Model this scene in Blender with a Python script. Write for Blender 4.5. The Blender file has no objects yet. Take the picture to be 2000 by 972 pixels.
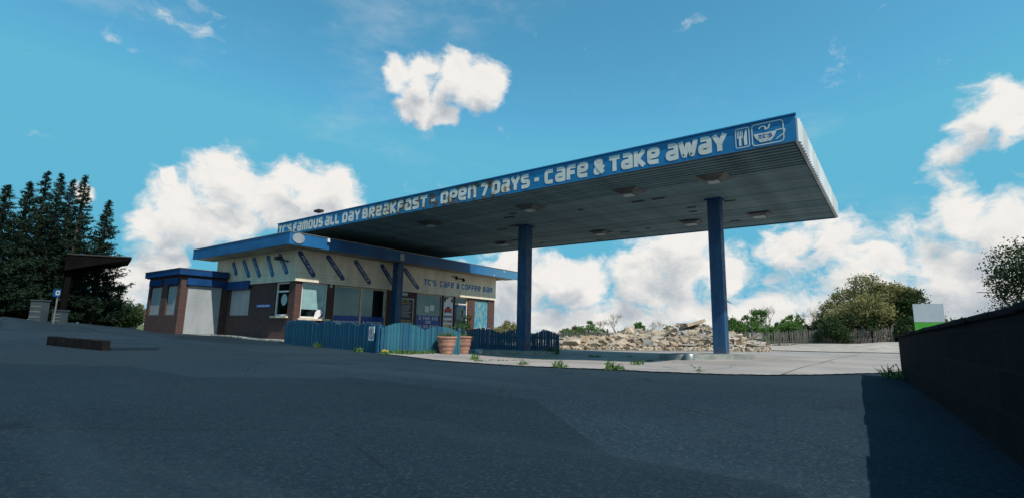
import bpy, bmesh, math, random
import numpy as np
from mathutils import Vector, Matrix

random.seed(7)
RNG = np.random.default_rng(11)
SC = bpy.context.scene
COL = SC.collection

# ------------------------------------------------------------------ camera
CAM = np.array([18.25, -9.93, 0.583])
YAW, PITCH, ROLL, FPX = -0.651, 0.163, 0.021, 984.9
_cy, _sy = math.cos(YAW), math.sin(YAW)
_cp, _sp = math.cos(PITCH), math.sin(PITCH)
_cr, _sr = math.cos(ROLL), math.sin(ROLL)
_fw, _rt, _up = np.array([_sy, _cy, 0]), np.array([_cy, -_sy, 0]), np.array([0, 0, 1.0])
CF = _fw * _cp + _up * _sp
_u = _up * _cp - _fw * _sp
CR = _rt * _cr + _u * _sr
CU = _u * _cr - _rt * _sr
cd = bpy.data.cameras.new('camera')
cam = bpy.data.objects.new('camera', cd)
COL.objects.link(cam)
cd.sensor_width = 36
cd.lens = FPX / 2000 * 36
cd.clip_end = 4000
cd.clip_start = 0.05
cam.matrix_world = Matrix((
    (CR[0], CU[0], -CF[0], CAM[0]), (CR[1], CU[1], -CF[1], CAM[1]),
    (CR[2], CU[2], -CF[2], CAM[2]), (0, 0, 0, 1)))
SC.camera = cam

# ------------------------------------------------------------------ sun, sky, exposure
SUN = Vector((0.79, -0.17, 1.0)).normalized()
sl = bpy.data.lights.new('sun', 'SUN')
sl.energy = 5.0
sl.angle = math.radians(0.5)
sl.color = (1.0, 0.93, 0.82)
sun = bpy.data.objects.new('sun', sl)
COL.objects.link(sun)
sun.rotation_euler = SUN.to_track_quat('Z', 'Y').to_euler()
SC.view_settings.view_transform = 'Standard'
SC.view_settings.look = 'None'
SC.view_settings.exposure = 0.0
SC.view_settings.gamma = 1.0
SC.cycles.max_bounces = 6
SC.cycles.diffuse_bounces = 3
SC.cycles.glossy_bounces = 3
SC.cycles.transparent_max_bounces = 10

def ray(x, y):
    return CF + CR * (x - 1000) / FPX + CU * (486 - y) / FPX
def bp(x, y, ax, val):                      # photo pixel -> point on an axis plane
    v = ray(x, y)
    return CAM + v * ((val - CAM[ax]) / v[ax])
def at(x, y, dist):                         # photo pixel -> point at a horizontal distance
    v = ray(x, y)
    return CAM + v * (dist / math.hypot(v[0], v[1]))

class NT:
    def __init__(s, tree):
        s.t = tree; s.n = tree.nodes; s.l = tree.links
    def node(s, typ, **kw):
        n = s.n.new(typ)
        for k, v in kw.items(): setattr(n, k, v)
        return n
    def put(s, sock, v):
        if v is None: return
        if isinstance(v, bpy.types.NodeSocket): s.l.new(v, sock)
        elif isinstance(v, (tuple, list, Vector)):
            v = list(v)
            if len(sock.default_value) == 4 and len(v) == 3: v.append(1)
            sock.default_value = v
        else: sock.default_value = v
    def math(s, op, a, b=None, c=None, clamp=False):
        n = s.node('ShaderNodeMath', operation=op, use_clamp=clamp)
        s.put(n.inputs[0], a); s.put(n.inputs[1], b)
        if c is not None: s.put(n.inputs[2], c)
        return n.outputs[0]
    def vmath(s, op, a, b=None):
        n = s.node('ShaderNodeVectorMath', operation=op)
        s.put(n.inputs[0], a); s.put(n.inputs[1], b)
        return n.outputs['Value'] if op in ('LENGTH', 'DISTANCE', 'DOT_PRODUCT') else n.outputs[0]
    def noise(s, vec, scale, detail=4, rough=.55, dist=0.0):
        n = s.node('ShaderNodeTexNoise')
        s.put(n.inputs['Vector'], vec); n.inputs['Scale'].default_value = scale
        n.inputs['Detail'].default_value = detail; n.inputs['Roughness'].default_value = rough
        n.inputs['Distortion'].default_value = dist
        return n.outputs[0]
    def smooth(s, v, a, b, o0=0.0, o1=1.0):
        n = s.node('ShaderNodeMapRange', interpolation_type='SMOOTHSTEP')
        s.put(n.inputs[0], v); s.put(n.inputs[1], a); s.put(n.inputs[2], b)
        n.inputs[3].default_value = o0; n.inputs[4].default_value = o1
        return n.outputs[0]
    def mix(s, f, a, b, blend='MIX'):
        n = s.node('ShaderNodeMix', data_type='RGBA', blend_type=blend)
        s.put(n.inputs[0], f); s.put(n.inputs[6], a); s.put(n.inputs[7], b)
        return n.outputs[2]

W = bpy.data.worlds.new('World')
SC.world = W
W.use_nodes = True
nt = NT(W.node_tree)
W.node_tree.nodes.clear()
sky = nt.node('ShaderNodeTexSky', sky_type='NISHITA')
sky.sun_disc = False
sky.sun_elevation = math.asin(SUN.z)
sky.sun_rotation = math.atan2(SUN.x, SUN.y)
sky.air_density = 1.0
sky.dust_density = 0.4
sky.ozone_density = 2.2
tc = nt.node('ShaderNodeTexCoord')
DIR = tc.outputs['Generated']
# clouds: (pixel x, pixel y, pixel radius) of the cumulus heads seen in the photograph
HEADS = [(432, 318, 44), (440, 365, 66), (575, 352, 56), (625, 372, 62), (530, 405, 70), (350, 405, 62), (285, 432, 52),
         (400, 425, 70), (655, 400, 50), (470, 440, 62), (600, 420, 60),
         (962, 160, 34), (930, 165, 42), (880, 152, 44), (822, 140, 40), (768, 138, 32), (862, 182, 40), (832, 206, 40), (800, 214, 30), (882, 212, 26),
         (150, 372, 26), (335, 352, 18), (415, 474, 34), (275, 535, 55), (330, 512, 34), (240, 560, 50),
         (1960, 205, 52), (1905, 268, 50), (1852, 298, 30), (1990, 250, 50),
         (1560, 492, 66), (1640, 478, 72), (1730, 515, 70), (1805, 470, 80), (1880, 425, 84), (1965, 420, 92),
         (1850, 540, 110), (1700, 570, 100), (1980, 540, 100), (980, 560, 90), (1120, 560, 70), (1250, 540, 80), (1420, 540, 60), (1330, 500, 60)]
def density(vec):
    best = None
    wn = nt.node('ShaderNodeTexNoise'); nt.put(wn.inputs['Vector'], vec); wn.inputs['Scale'].default_value = 11; wn.inputs['Detail'].default_value = 4
    vec = nt.vmath('ADD', vec, nt.vmath('MULTIPLY', nt.vmath('SUBTRACT', wn.outputs[1], (.5, .5, .5)), (.085, .085, .07)))
    for (px, py, r) in HEADS:
        v = ray(px, py); ln = np.linalg.norm(v); c = v / ln
        rr = 1.18 * r / FPX / ln
        dd = nt.vmath('DISTANCE', vec, tuple(c))
        q = nt.math('MULTIPLY_ADD', dd, -1.0 / rr, 1.0)
        best = q if best is None else nt.math('SMOOTH_MAX', best, q, .22)
    sep = nt.node('ShaderNodeSeparateXYZ'); nt.put(sep.inputs[0], vec)
    z = sep.outputs[2]
    # fair-weather bank lying low round the horizon, deeper away from the sun's left
    bx = nt.math('MULTIPLY', sep.outputs[0], 0.10)
    h = nt.math('ADD', bx, 0.16)
    bank = nt.math('MULTIPLY', nt.math('SUBTRACT', h, z), 7.0)
    bank = nt.math('MINIMUM', bank, 0.62)
    best = nt.math('MAXIMUM', best, bank)
    best = nt.math('MAXIMUM', best, -0.34)
    sq = nt.node('ShaderNodeMapping'); nt.put(sq.inputs[0], vec); sq.inputs['Scale'].default_value = (1, 1, 1.5)
    n1 = nt.noise(sq.outputs[0], 5.5, 9, .56)
    n2 = nt.noise(sq.outputs[0], 15.0, 8, .64, .3)
    nn = nt.math('MULTIPLY_ADD', nt.math('SUBTRACT', n1, .5), 2.3, nt.math('MULTIPLY', nt.math('SUBTRACT', n2, .5), 1.35))
    return nt.math('ADD', best, nn)
d0 = density(DIR)
d1 = density(nt.vmath('ADD', DIR, (0.030, -0.012, 0.050)))
alpha = nt.smooth(d0, 0.0, 0.52)
shade = nt.smooth(d1, 0.08, 1.1)
fine = nt.noise(DIR, 30, 5, .6)
shade = nt.math('MULTIPLY_ADD', nt.math('SUBTRACT', fine, .5), .5, shade, clamp=True)
ccol = nt.mix(shade, (6.9, 6.7, 6.4), (3.4, 3.8, 4.2))
skyc = nt.mix(1.0, sky.outputs[0], (0.66, 1.50, 1.38), 'MULTIPLY')
skyc = nt.vmath('MINIMUM', skyc, (0.95, 3.6, 5.1))
wisps = nt.smooth(nt.noise(nt.vmath('MULTIPLY', DIR, (1, 1, 2.6)), 3.2, 8, .62), .55, .85, 0, .35)
skyc = nt.mix(wisps, skyc, (5.4, 5.8, 6.0))
colr = nt.mix(alpha, skyc, ccol)
bg = nt.node('ShaderNodeBackground')
nt.put(bg.inputs[0], colr)
bg.inputs[1].default_value = 0.13
wo = nt.node('ShaderNodeOutputWorld')
nt.l.new(bg.outputs[0], wo.inputs[0])

# ------------------------------------------------------------------ mesh helpers
class MB:
    def __init__(s): s.v = []; s.f = []
    def quad(s, a, b, c, d):
        n = len(s.v); s.v += [tuple(a), tuple(b), tuple(c), tuple(d)]; s.f.append((n, n + 1, n + 2, n + 3))
    def tri(s, a, b, c):
        n = len(s.v); s.v += [tuple(a), tuple(b), tuple(c)]; s.f.append((n, n + 1, n + 2))
    def poly(s, pts):
        n = len(s.v); s.v += [tuple(p) for p in pts]; s.f.append(tuple(range(n, n + len(pts))))
    def box(s, x0, x1, y0, y1, z0, z1, m=None):
        p = [(x, y, z) for z in (z0, z1) for y in (y0, y1) for x in (x0, x1)]
        if m is not None: p = [tuple(m @ Vector(q)) for q in p]
        n = len(s.v); s.v += p
        for f in ((0, 2, 3, 1), (4, 5, 7, 6), (0, 1, 5, 4), (2, 6, 7, 3), (0, 4, 6, 2), (1, 3, 7, 5)):
            s.f.append(tuple(n + i for i in f))
        return s
    def prism(s, pts, off):                       # polygon pts swept along off
        n = len(s.v); k = len(pts); off = Vector(off)
        s.v += [tuple(p) for p in pts] + [tuple(Vector(p) + off) for p in pts]
        s.f.append(tuple(n + i for i in range(k)))
        s.f.append(tuple(n + k + i for i in reversed(range(k))))
        for i in range(k):
            j = (i + 1) % k
            s.f.append((n + j, n + i, n + k + i, n + k + j))
        return s
    def tube(s, a, b, r0, r1=None, k=8, cap=True):
        a, b = Vector(a), Vector(b); r1 = r0 if r1 is None else r1
        d = (b - a)
        if d.length < 1e-6: return s
        d.normalize()
        u = d.orthogonal().normalized(); w = d.cross(u)
        n = len(s.v)
        for (c, r) in ((a, r0), (b, r1)):
            for i in range(k):
                t = 2 * math.pi * i / k
                s.v.append(tuple(c + (u * math.cos(t) + w * math.sin(t)) * r))
        for i in range(k):
            j = (i + 1) % k
            s.f.append((n + i, n + j, n + k + j, n + k + i))
        if cap:
            s.f.append(tuple(n + i for i in reversed(range(k)))); s.f.append(tuple(n + k + i for i in range(k)))
        return s
    def lathe(s, prof, c, k=28):
        n = len(s.v); c = Vector(c)
        for (r, z) in prof:
            for i in range(k):
                t = 2 * math.pi * i / k
                s.v.append((c.x + r * math.cos(t), c.y + r * math.sin(t), c.z + z))
        for q in range(len(prof) - 1):
            for i in range(k):
                j = (i + 1) % k
                s.f.append((n + q * k + i, n + q * k + j, n + (q + 1) * k + j, n + (q + 1) * k + i))
        return s
    def mesh(s, name):
        me = bpy.data.meshes.new(name)
        me.from_pydata(s.v, [], s.f)
        me.update()
        return me

def obj(name, mb, mat, parent=None, smooth=False, bevel=0.0):
    me = mb.mesh(name) if isinstance(mb, MB) else mb
    o = bpy.data.objects.new(name, me)
    COL.objects.link(o)
    if isinstance(mb, MB):
        bm = bmesh.new(); bm.from_mesh(me)
        bmesh.ops.recalc_face_normals(bm, faces=bm.faces)
        bm.to_mesh(me); bm.free()
        if smooth: me.polygons.foreach_set('use_smooth', [True] * len(me.polygons))
    if mat is not None and not me.materials: me.materials.append(mat)
    if bevel:
        b = o.modifiers.new('bevel', 'BEVEL'); b.width = bevel; b.segments = 2; b.limit_method = 'ANGLE'
    if parent is not None: adopt(o, parent)
    return o
def world_of(p):
    m = Matrix.LocRotScale(p.location, p.rotation_euler, p.scale)
    if p.parent is not None: m = world_of(p.parent) @ p.matrix_parent_inverse @ m
    return m
def adopt(o, parent):
    o.parent = parent
    o.matrix_parent_inverse = world_of(parent).inverted()
def tag(o, label, cat, group=None, kind=None):
    if label: o['label'] = label
    if cat: o['category'] = cat
    if group: o['group'] = group
    if kind: o['kind'] = kind
    return o
def thing(name, loc, label, cat, group=None):
    o = bpy.data.objects.new(name, None)
    o.empty_display_size = .2
    COL.objects.link(o); o.location = [float(c) for c in loc]
    return tag(o, label, cat, group)
def structure(name, mb, mat, smooth=False):
    o = obj(name, mb, mat, None, smooth); o['kind'] = 'structure'; return o

# ------------------------------------------------------------------ materials
def mat(name, col, rough=.7, var=.25, scale=3.0, bump=0.0, bscale=40.0, metal=0.0, spec=.4, col2=None, streak=False, grime=0.0):
    m = bpy.data.materials.new(name); m.use_nodes = True
    t = NT(m.node_tree); b = m.node_tree.nodes['Principled BSDF']
    tc = t.node('ShaderNodeTexCoord'); P = tc.outputs['Object']
    if streak:
        mp = t.node('ShaderNodeMapping'); t.put(mp.inputs[0], P); mp.inputs['Scale'].default_value = (1, 1, .18); P2 = mp.outputs[0]
    else: P2 = P
    n = t.noise(P2, scale, 6, .62)
    f = t.smooth(n, .28, .72)
    c2 = col2 if col2 else tuple(c * (1 - var) for c in col)
    c1 = tuple(min(1, c * (1 + var * .5)) for c in col)
    c = t.mix(f, c2, c1)
    if grime:
        g = t.smooth(t.noise(P, scale * .37, 8, .68), .46, .74, 0, grime)
        c = t.mix(g, c, tuple(x * .35 + .01 for x in col))
    t.put(b.inputs['Base Color'], c)
    b.inputs['Roughness'].default_value = rough
    b.inputs['Metallic'].default_value = metal
    b.inputs['Specular IOR Level'].default_value = spec
    if bump:
        bn = t.node('ShaderNodeBump'); bn.inputs['Strength'].default_value = bump; bn.inputs['Distance'].default_value = .02
        t.put(bn.inputs['Height'], t.noise(P, bscale, 5, .6)); t.put(b.inputs['Normal'], bn.outputs[0])
    return m
M = {}
M['blue_fascia'] = mat('blue_painted_fascia', (.004, .155, .40), .45, .25, 1.6, .05, 30, grime=.5)
M['blue_dark'] = mat('blue_gloss_paint', (.005, .055, .19), .4, .3, 2.0, .05, 30, grime=.4)
M['blue_post'] = mat('blue_post_paint', (.006, .065, .17), .42, .3, 2.5, .04, 40, streak=True, grime=.5)
M['blue_sign'] = mat('royal_blue_vinyl', (.006, .06, .32), .4, .15, 3)
M['white_paint'] = mat('white_letter_paint', (.78, .76, .70), .6, .12, 4, grime=.15)
M['cream'] = mat('cream_cladding', (.74, .68, .55), .65, .18, 2.2, .08, 30, streak=True, grime=.3)
M['soffit'] = mat('stained_soffit', (.42, .37, .27), .75, .4, 2.0, .1, 25, grime=.5)
M['frame'] = mat('window_frame_paint', (.62, .55, .42), .5, .2, 5, grime=.25)
M['white_frame'] = mat('white_window_frame', (.75, .74, .72), .45, .12, 5, grime=.2)
M['blind'] = mat('white_window_blind', (.72, .70, .70), .8, .12, 3)
M['shutter'] = mat('grey_roller_shutter', (.42, .45, .47), .5, .15, 2, metal=.1, streak=True, grime=.3)
M['dark'] = mat('dark_interior', (.03, .032, .035), .9, .3)
M['room'] = mat('cafe_interior_wall', (.20, .20, .19), .9, .2)
M['black'] = mat('black_plastic', (.02, .02, .022), .5, .2)
M['metal'] = mat('dull_steel', (.38, .38, .37), .42, .25, 4, metal=.8, grime=.4)
M['fence'] = mat('turquoise_fence_paint', (.010, .095, .15), .7, .45, 5, .25, 60, streak=True, col2=(.006, .05, .10), grime=.35)
M['fence_b'] = mat('faded_turquoise_fence_paint', (.022, .135, .185), .75, .4, 5, .25, 60, streak=True, col2=(.010, .075, .12), grime=.3)
M['fence_c'] = mat('deep_blue_fence_paint', (.008, .085, .17), .7, .4, 5, .25, 60, streak=True, col2=(.005, .045, .11), grime=.3)
M['terracotta'] = mat('terracotta', (.36, .185, .135), .9, .35, 5, .2, 60, col2=(.25, .14, .11), grime=.4)
M['soil'] = mat('soil', (.06, .04, .025), .95, .3, 20, .4, 60)
M['red'] = mat('red_print', (.55, .02, .025), .5, .1)
M['yellow'] = mat('yellow_print', (.62, .45, .10), .5, .1)
M['pink'] = mat('pink_print', (.70, .28, .30), .5, .1)
M['brown'] = mat('brown_print', (.22, .09, .04), .5, .1)
M['cone'] = mat('wafer_print', (.55, .27, .09), .5, .3, 30)
M['green'] = mat('bright_green_print', (.12, .50, .06), .5, .1)
M['paper'] = mat('white_paper', (.74, .74, .76), .7, .05)
M['printgrey'] = mat('pale_print', (.42, .52, .54), .6, .3, 30)
M['bark'] = mat('bark', (.10, .075, .055), .9, .4, 8, .5, 30)
M['twig'] = mat('bare_twigs', (.27, .235, .20), .9, .3, 4)
M['kerb'] = mat('concrete_kerb', (.36, .35, .33), .85, .3, 4, .3, 60, grime=.4)
M['island'] = mat('island_concrete', (.26, .28, .27), .85, .35, 3, .3, 60, grime=.5)
M['wallrender'] = mat('dark_rendered_wall', (.009, .010, .014), .9, .35, 3, .4, 30, grime=.4)
M['oldisland'] = mat('old_dark_island', (.013, .012, .013), .95, .4, 5, .4, 30, spec=.05)
M['cabinet'] = mat('dull_grey_green_cabinet', (.045, .065, .08), .6, .2, 3, grime=.3)
M['lamphouse'] = mat('tarnished_lamp_housing', (.10, .11, .11), .5, .45, 4, metal=.3, grime=.5)
M['palisade'] = mat('galvanised_pale', (.17, .155, .14), .6, .35, 3, metal=.2, grime=.4)
M['oldcanopy'] = mat('weathered_black_canopy', (.006, .0055, .006), .95, .4, 2, spec=.05)

def leafmat(name, a, b, trans=.25):
    m = bpy.data.materials.new(name); m.use_nodes = True
    t = NT(m.node_tree); p = m.node_tree.nodes['Principled BSDF']
    tc = t.node('ShaderNodeTexCoord')
    g = t.node('ShaderNodeNewGeometry')
    n = t.noise(tc.outputs['Object'], .8, 4, .6)
    f = t.math('ADD', t.math('MULTIPLY', t.smooth(n, .3, .7), .6), t.math('MULTIPLY', g.outputs['Random Per Island'], .45), clamp=True)
    c = t.mix(f, a, b)
    t.put(p.inputs['Base Color'], c); p.inputs['Roughness'].default_value = .75
    p.inputs['Specular IOR Level'].default_value = .2
    tr = t.node('ShaderNodeBsdfTranslucent'); t.put(tr.inputs[0], c)
    mx = t.node('ShaderNodeMixShader'); mx.inputs[0].default_value = trans
    t.l.new(p.outputs[0], mx.inputs[1]); t.l.new(tr.outputs[0], mx.inputs[2])
    t.l.new(mx.outputs[0], m.node_tree.nodes['Material Output'].inputs[0])
    return m
M['conifer'] = leafmat('conifer_needles', (.004, .012, .009), (.016, .036, .018), .08)
M['leaf_dark'] = leafmat('dark_hedge_leaves', (.02, .045, .016), (.05, .085, .03))
M['leaf_green'] = leafmat('fresh_green_leaves', (.055, .13, .03), (.14, .24, .06))
M['leaf_olive'] = leafmat('olive_spring_leaves', (.14, .15, .05), (.30, .27, .12))
M['leaf_brown'] = leafmat('brown_budding_twigs', (.13, .11, .065), (.25, .21, .12))
M['grassblade'] = leafmat('weed_leaves', (.04, .10, .02), (.11, .21, .05))
M['dandelion'] = mat('yellow_flower', (.75, .42, .02), .6, .1)

def fascia_mat(name, letters=False):
    # blue sheet metal (or white paint on it) with rust breaking through where the paint has blown
    m = bpy.data.materials.new(name); m.use_nodes = True
    t = NT(m.node_tree); b = m.node_tree.nodes['Principled BSDF']
    tc = t.node('ShaderNodeTexCoord'); P = tc.outputs['Object']
    sep = t.node('ShaderNodeSeparateXYZ'); t.put(sep.inputs[0], P); x = sep.outputs[0]
    zone = t.math('MULTIPLY', t.smooth(x, 0.5, 4.0), t.smooth(x, 10.3, 9.0))
    n = t.noise(P, 3.4, 9, .70, .4)
    thr = t.math('MULTIPLY_ADD', zone, -.15, .675 if not letters else .725)
    rust = t.smooth(n, thr, t.math('ADD', thr, .035))
    halo = t.smooth(n, t.math('SUBTRACT', thr, .09), thr)
    f = t.smooth(t.noise(P, 1.3, 5, .6), .3, .7)
    if letters:
        base = t.mix(f, (.66, .64, .58), (.82, .80, .74))
        stain = t.mix(t.math('MULTIPLY', halo, t.math('MULTIPLY', zone, .8)), base, (.55, .38, .22))
        blue = (.012, .12, .22)
        c = t.mix(rust, stain, t.mix(t.smooth(t.noise(P, 9, 3), .4, .6), blue, (.09, .035, .02)))
    else:
        base = t.mix(f, (.004, .15, .36), (.006, .20, .46))
        stain = t.mix(t.math('MULTIPLY', halo, t.math('MULTIPLY', zone, .75)), base, (.03, .12, .13))
        c = t.mix(rust, stain, t.mix(t.smooth(t.noise(P, 7, 4), .38, .62), (.035, .06, .06), (.17, .05, .035)))
    t.put(b.inputs['Base Color'], c)
    b.inputs['Roughness'].default_value = .5
    bn = t.node('ShaderNodeBump'); bn.inputs['Strength'].default_value = .5; bn.inputs['Distance'].default_value = .02
    t.put(bn.inputs['Height'], t.math('ADD', rust, t.math('MULTIPLY', t.noise(P, 1.1, 2), .8))); t.put(b.inputs['Normal'], bn.outputs[0])
    return m
M['fascia'] = fascia_mat('rusting_blue_fascia')
M['letters'] = fascia_mat('worn_white_letters', True)

def peel_mat():
    m = bpy.data.materials.new('peeling_blue_roof_edge'); m.use_nodes = True
    t = NT(m.node_tree); b = m.node_tree.nodes['Principled BSDF']
    P = t.node('ShaderNodeTexCoord').outputs['Object']
    sep = t.node('ShaderNodeSeparateXYZ'); t.put(sep.inputs[0], P)
    zone = t.smooth(sep.outputs[1], 9.5, 13.5)
    n = t.noise(P, 3.2, 8, .66)
    thr = t.math('MULTIPLY_ADD', zone, -.14, .74)
    peel = t.smooth(n, thr, t.math('ADD', thr, .03))
    base = t.mix(t.smooth(t.noise(P, .9, 5), .3, .7), (.004, .075, .23), (.006, .125, .32))
    base = t.mix(t.math('MULTIPLY', zone, .5), base, (.10, .26, .36))
    c = t.mix(peel, base, (.55, .55, .50))
    t.put(b.inputs['Base Color'], c); b.inputs['Roughness'].default_value = .5
    return m
M['peel'] = peel_mat()
def post_mat():
    m = bpy.data.materials.new('scuffed_blue_post'); m.use_nodes = True
    t = NT(m.node_tree); b = m.node_tree.nodes['Principled BSDF']
    P = t.node('ShaderNodeTexCoord').outputs['Object']
    sep = t.node('ShaderNodeSeparateXYZ'); t.put(sep.inputs[0], P); z = sep.outputs[2]
    mp = t.node('ShaderNodeMapping'); t.put(mp.inputs[0], P); mp.inputs['Scale'].default_value = (1, 1, .12)
    base = t.mix(t.smooth(t.noise(mp.outputs[0], 5, 6, .6), .35, .65), (.004, .045, .13), (.008, .075, .19))
    base = t.mix(t.smooth(t.noise(P, 1.2, 6, .6), .5, .75, 0, .5), base, (.03, .10, .17))
    low = t.smooth(z, .55, .0)
    thr = t.math('MULTIPLY_ADD', low, -.12, .67)
    n = t.noise(P, 6, 8, .68)
    rust = t.smooth(n, thr, t.math('ADD', thr, .03))
    c = t.mix(rust, base, (.11, .035, .02))
    c = t.mix(t.math('MULTIPLY', low, t.smooth(t.noise(P, 9, 4), .4, .7, 0, .6)), c, (.10, .10, .09))
    t.put(b.inputs['Base Color'], c); t.put(b.inputs['Roughness'], t.smooth(n, .3, .7, .4, .75))
    bn = t.node('ShaderNodeBump'); bn.inputs['Strength'].default_value = .35; bn.inputs['Distance'].default_value = .01
    t.put(bn.inputs['Height'], t.math('ADD', rust, t.noise(P, 2.0, 3))); t.put(b.inputs['Normal'], bn.outputs[0])
    return m
M['blue_post'] = post_mat()
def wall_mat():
    m = bpy.data.materials.new('near_black_block_wall'); m.use_nodes = True  # near-black blocks with slightly paler blotches
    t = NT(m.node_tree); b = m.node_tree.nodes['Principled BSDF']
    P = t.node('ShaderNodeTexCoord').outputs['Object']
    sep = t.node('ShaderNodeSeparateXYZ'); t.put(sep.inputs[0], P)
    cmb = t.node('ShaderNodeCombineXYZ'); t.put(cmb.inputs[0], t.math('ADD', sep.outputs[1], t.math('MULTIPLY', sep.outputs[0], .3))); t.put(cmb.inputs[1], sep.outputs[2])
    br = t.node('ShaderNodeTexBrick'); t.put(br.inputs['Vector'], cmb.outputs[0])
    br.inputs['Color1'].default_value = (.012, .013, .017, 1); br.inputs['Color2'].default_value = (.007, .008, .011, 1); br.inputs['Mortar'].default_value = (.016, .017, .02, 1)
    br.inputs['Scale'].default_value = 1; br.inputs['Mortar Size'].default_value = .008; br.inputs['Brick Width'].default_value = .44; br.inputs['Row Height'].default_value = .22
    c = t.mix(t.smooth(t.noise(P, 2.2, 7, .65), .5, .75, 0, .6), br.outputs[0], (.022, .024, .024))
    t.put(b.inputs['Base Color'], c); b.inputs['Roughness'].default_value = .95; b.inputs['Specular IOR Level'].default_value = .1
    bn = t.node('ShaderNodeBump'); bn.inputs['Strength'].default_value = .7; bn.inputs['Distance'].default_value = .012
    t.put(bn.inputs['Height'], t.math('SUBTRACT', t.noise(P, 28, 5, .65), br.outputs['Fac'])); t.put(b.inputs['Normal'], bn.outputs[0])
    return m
M['wallrender'] = wall_mat()

def faded_board():
    m = bpy.data.materials.new('weathered_blue_board'); m.use_nodes = True
    t = NT(m.node_tree); b = m.node_tree.nodes['Principled BSDF']
    P = t.node('ShaderNodeTexCoord').outputs['Object']
    mp = t.node('ShaderNodeMapping'); t.put(mp.inputs[0], P); mp.inputs['Scale'].default_value = (1, 1, .5)
    f = t.smooth(t.noise(mp.outputs[0], 6, 8, .65), .42, .66)
    c = t.mix(f, (.02, .20, .32), (.22, .30, .26))
    t.put(b.inputs['Base Color'], c); b.inputs['Roughness'].default_value = .8
    return m
M['board'] = faded_board()

def brick_mat():
    m = bpy.data.materials.new('brown_red_brick'); m.use_nodes = True
    t = NT(m.node_tree); b = m.node_tree.nodes['Principled BSDF']
    P = t.node('ShaderNodeTexCoord').outputs['Object']
    sep = t.node('ShaderNodeSeparateXYZ'); t.put(sep.inputs[0], P)
    cmb = t.node('ShaderNodeCombineXYZ')
    t.put(cmb.inputs[0], t.math('ADD', sep.outputs[0], sep.outputs[1])); t.put(cmb.inputs[1], sep.outputs[2])
    br = t.node('ShaderNodeTexBrick'); t.put(br.inputs['Vector'], cmb.outputs[0])
    br.inputs['Color1'].default_value = (.095, .040, .034, 1); br.inputs['Color2'].default_value = (.055, .026, .026, 1)
    br.inputs['Mortar'].default_value = (.10, .075, .065, 1)
    br.inputs['Scale'].default_value = 1; br.inputs['Mortar Size'].default_value = .006
    br.inputs['Brick Width'].default_value = .225; br.inputs['Row Height'].default_value = .075
    n = t.smooth(t.noise(P, 1.4, 6, .6), .3, .7)
    c = t.mix(t.math('MULTIPLY', n, .45), br.outputs[0], (.07, .035, .032))
    t.put(b.inputs['Base Color'], c); b.inputs['Roughness'].default_value = .85
    bn = t.node('ShaderNodeBump'); bn.inputs['Strength'].default_value = .6; bn.inputs['Distance'].default_value = .008
    bn.invert = True
    t.put(bn.inputs['Height'], br.outputs['Fac']); t.put(b.inputs['Normal'], bn.outputs[0])
    return m
M['brick'] = brick_mat()

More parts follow.
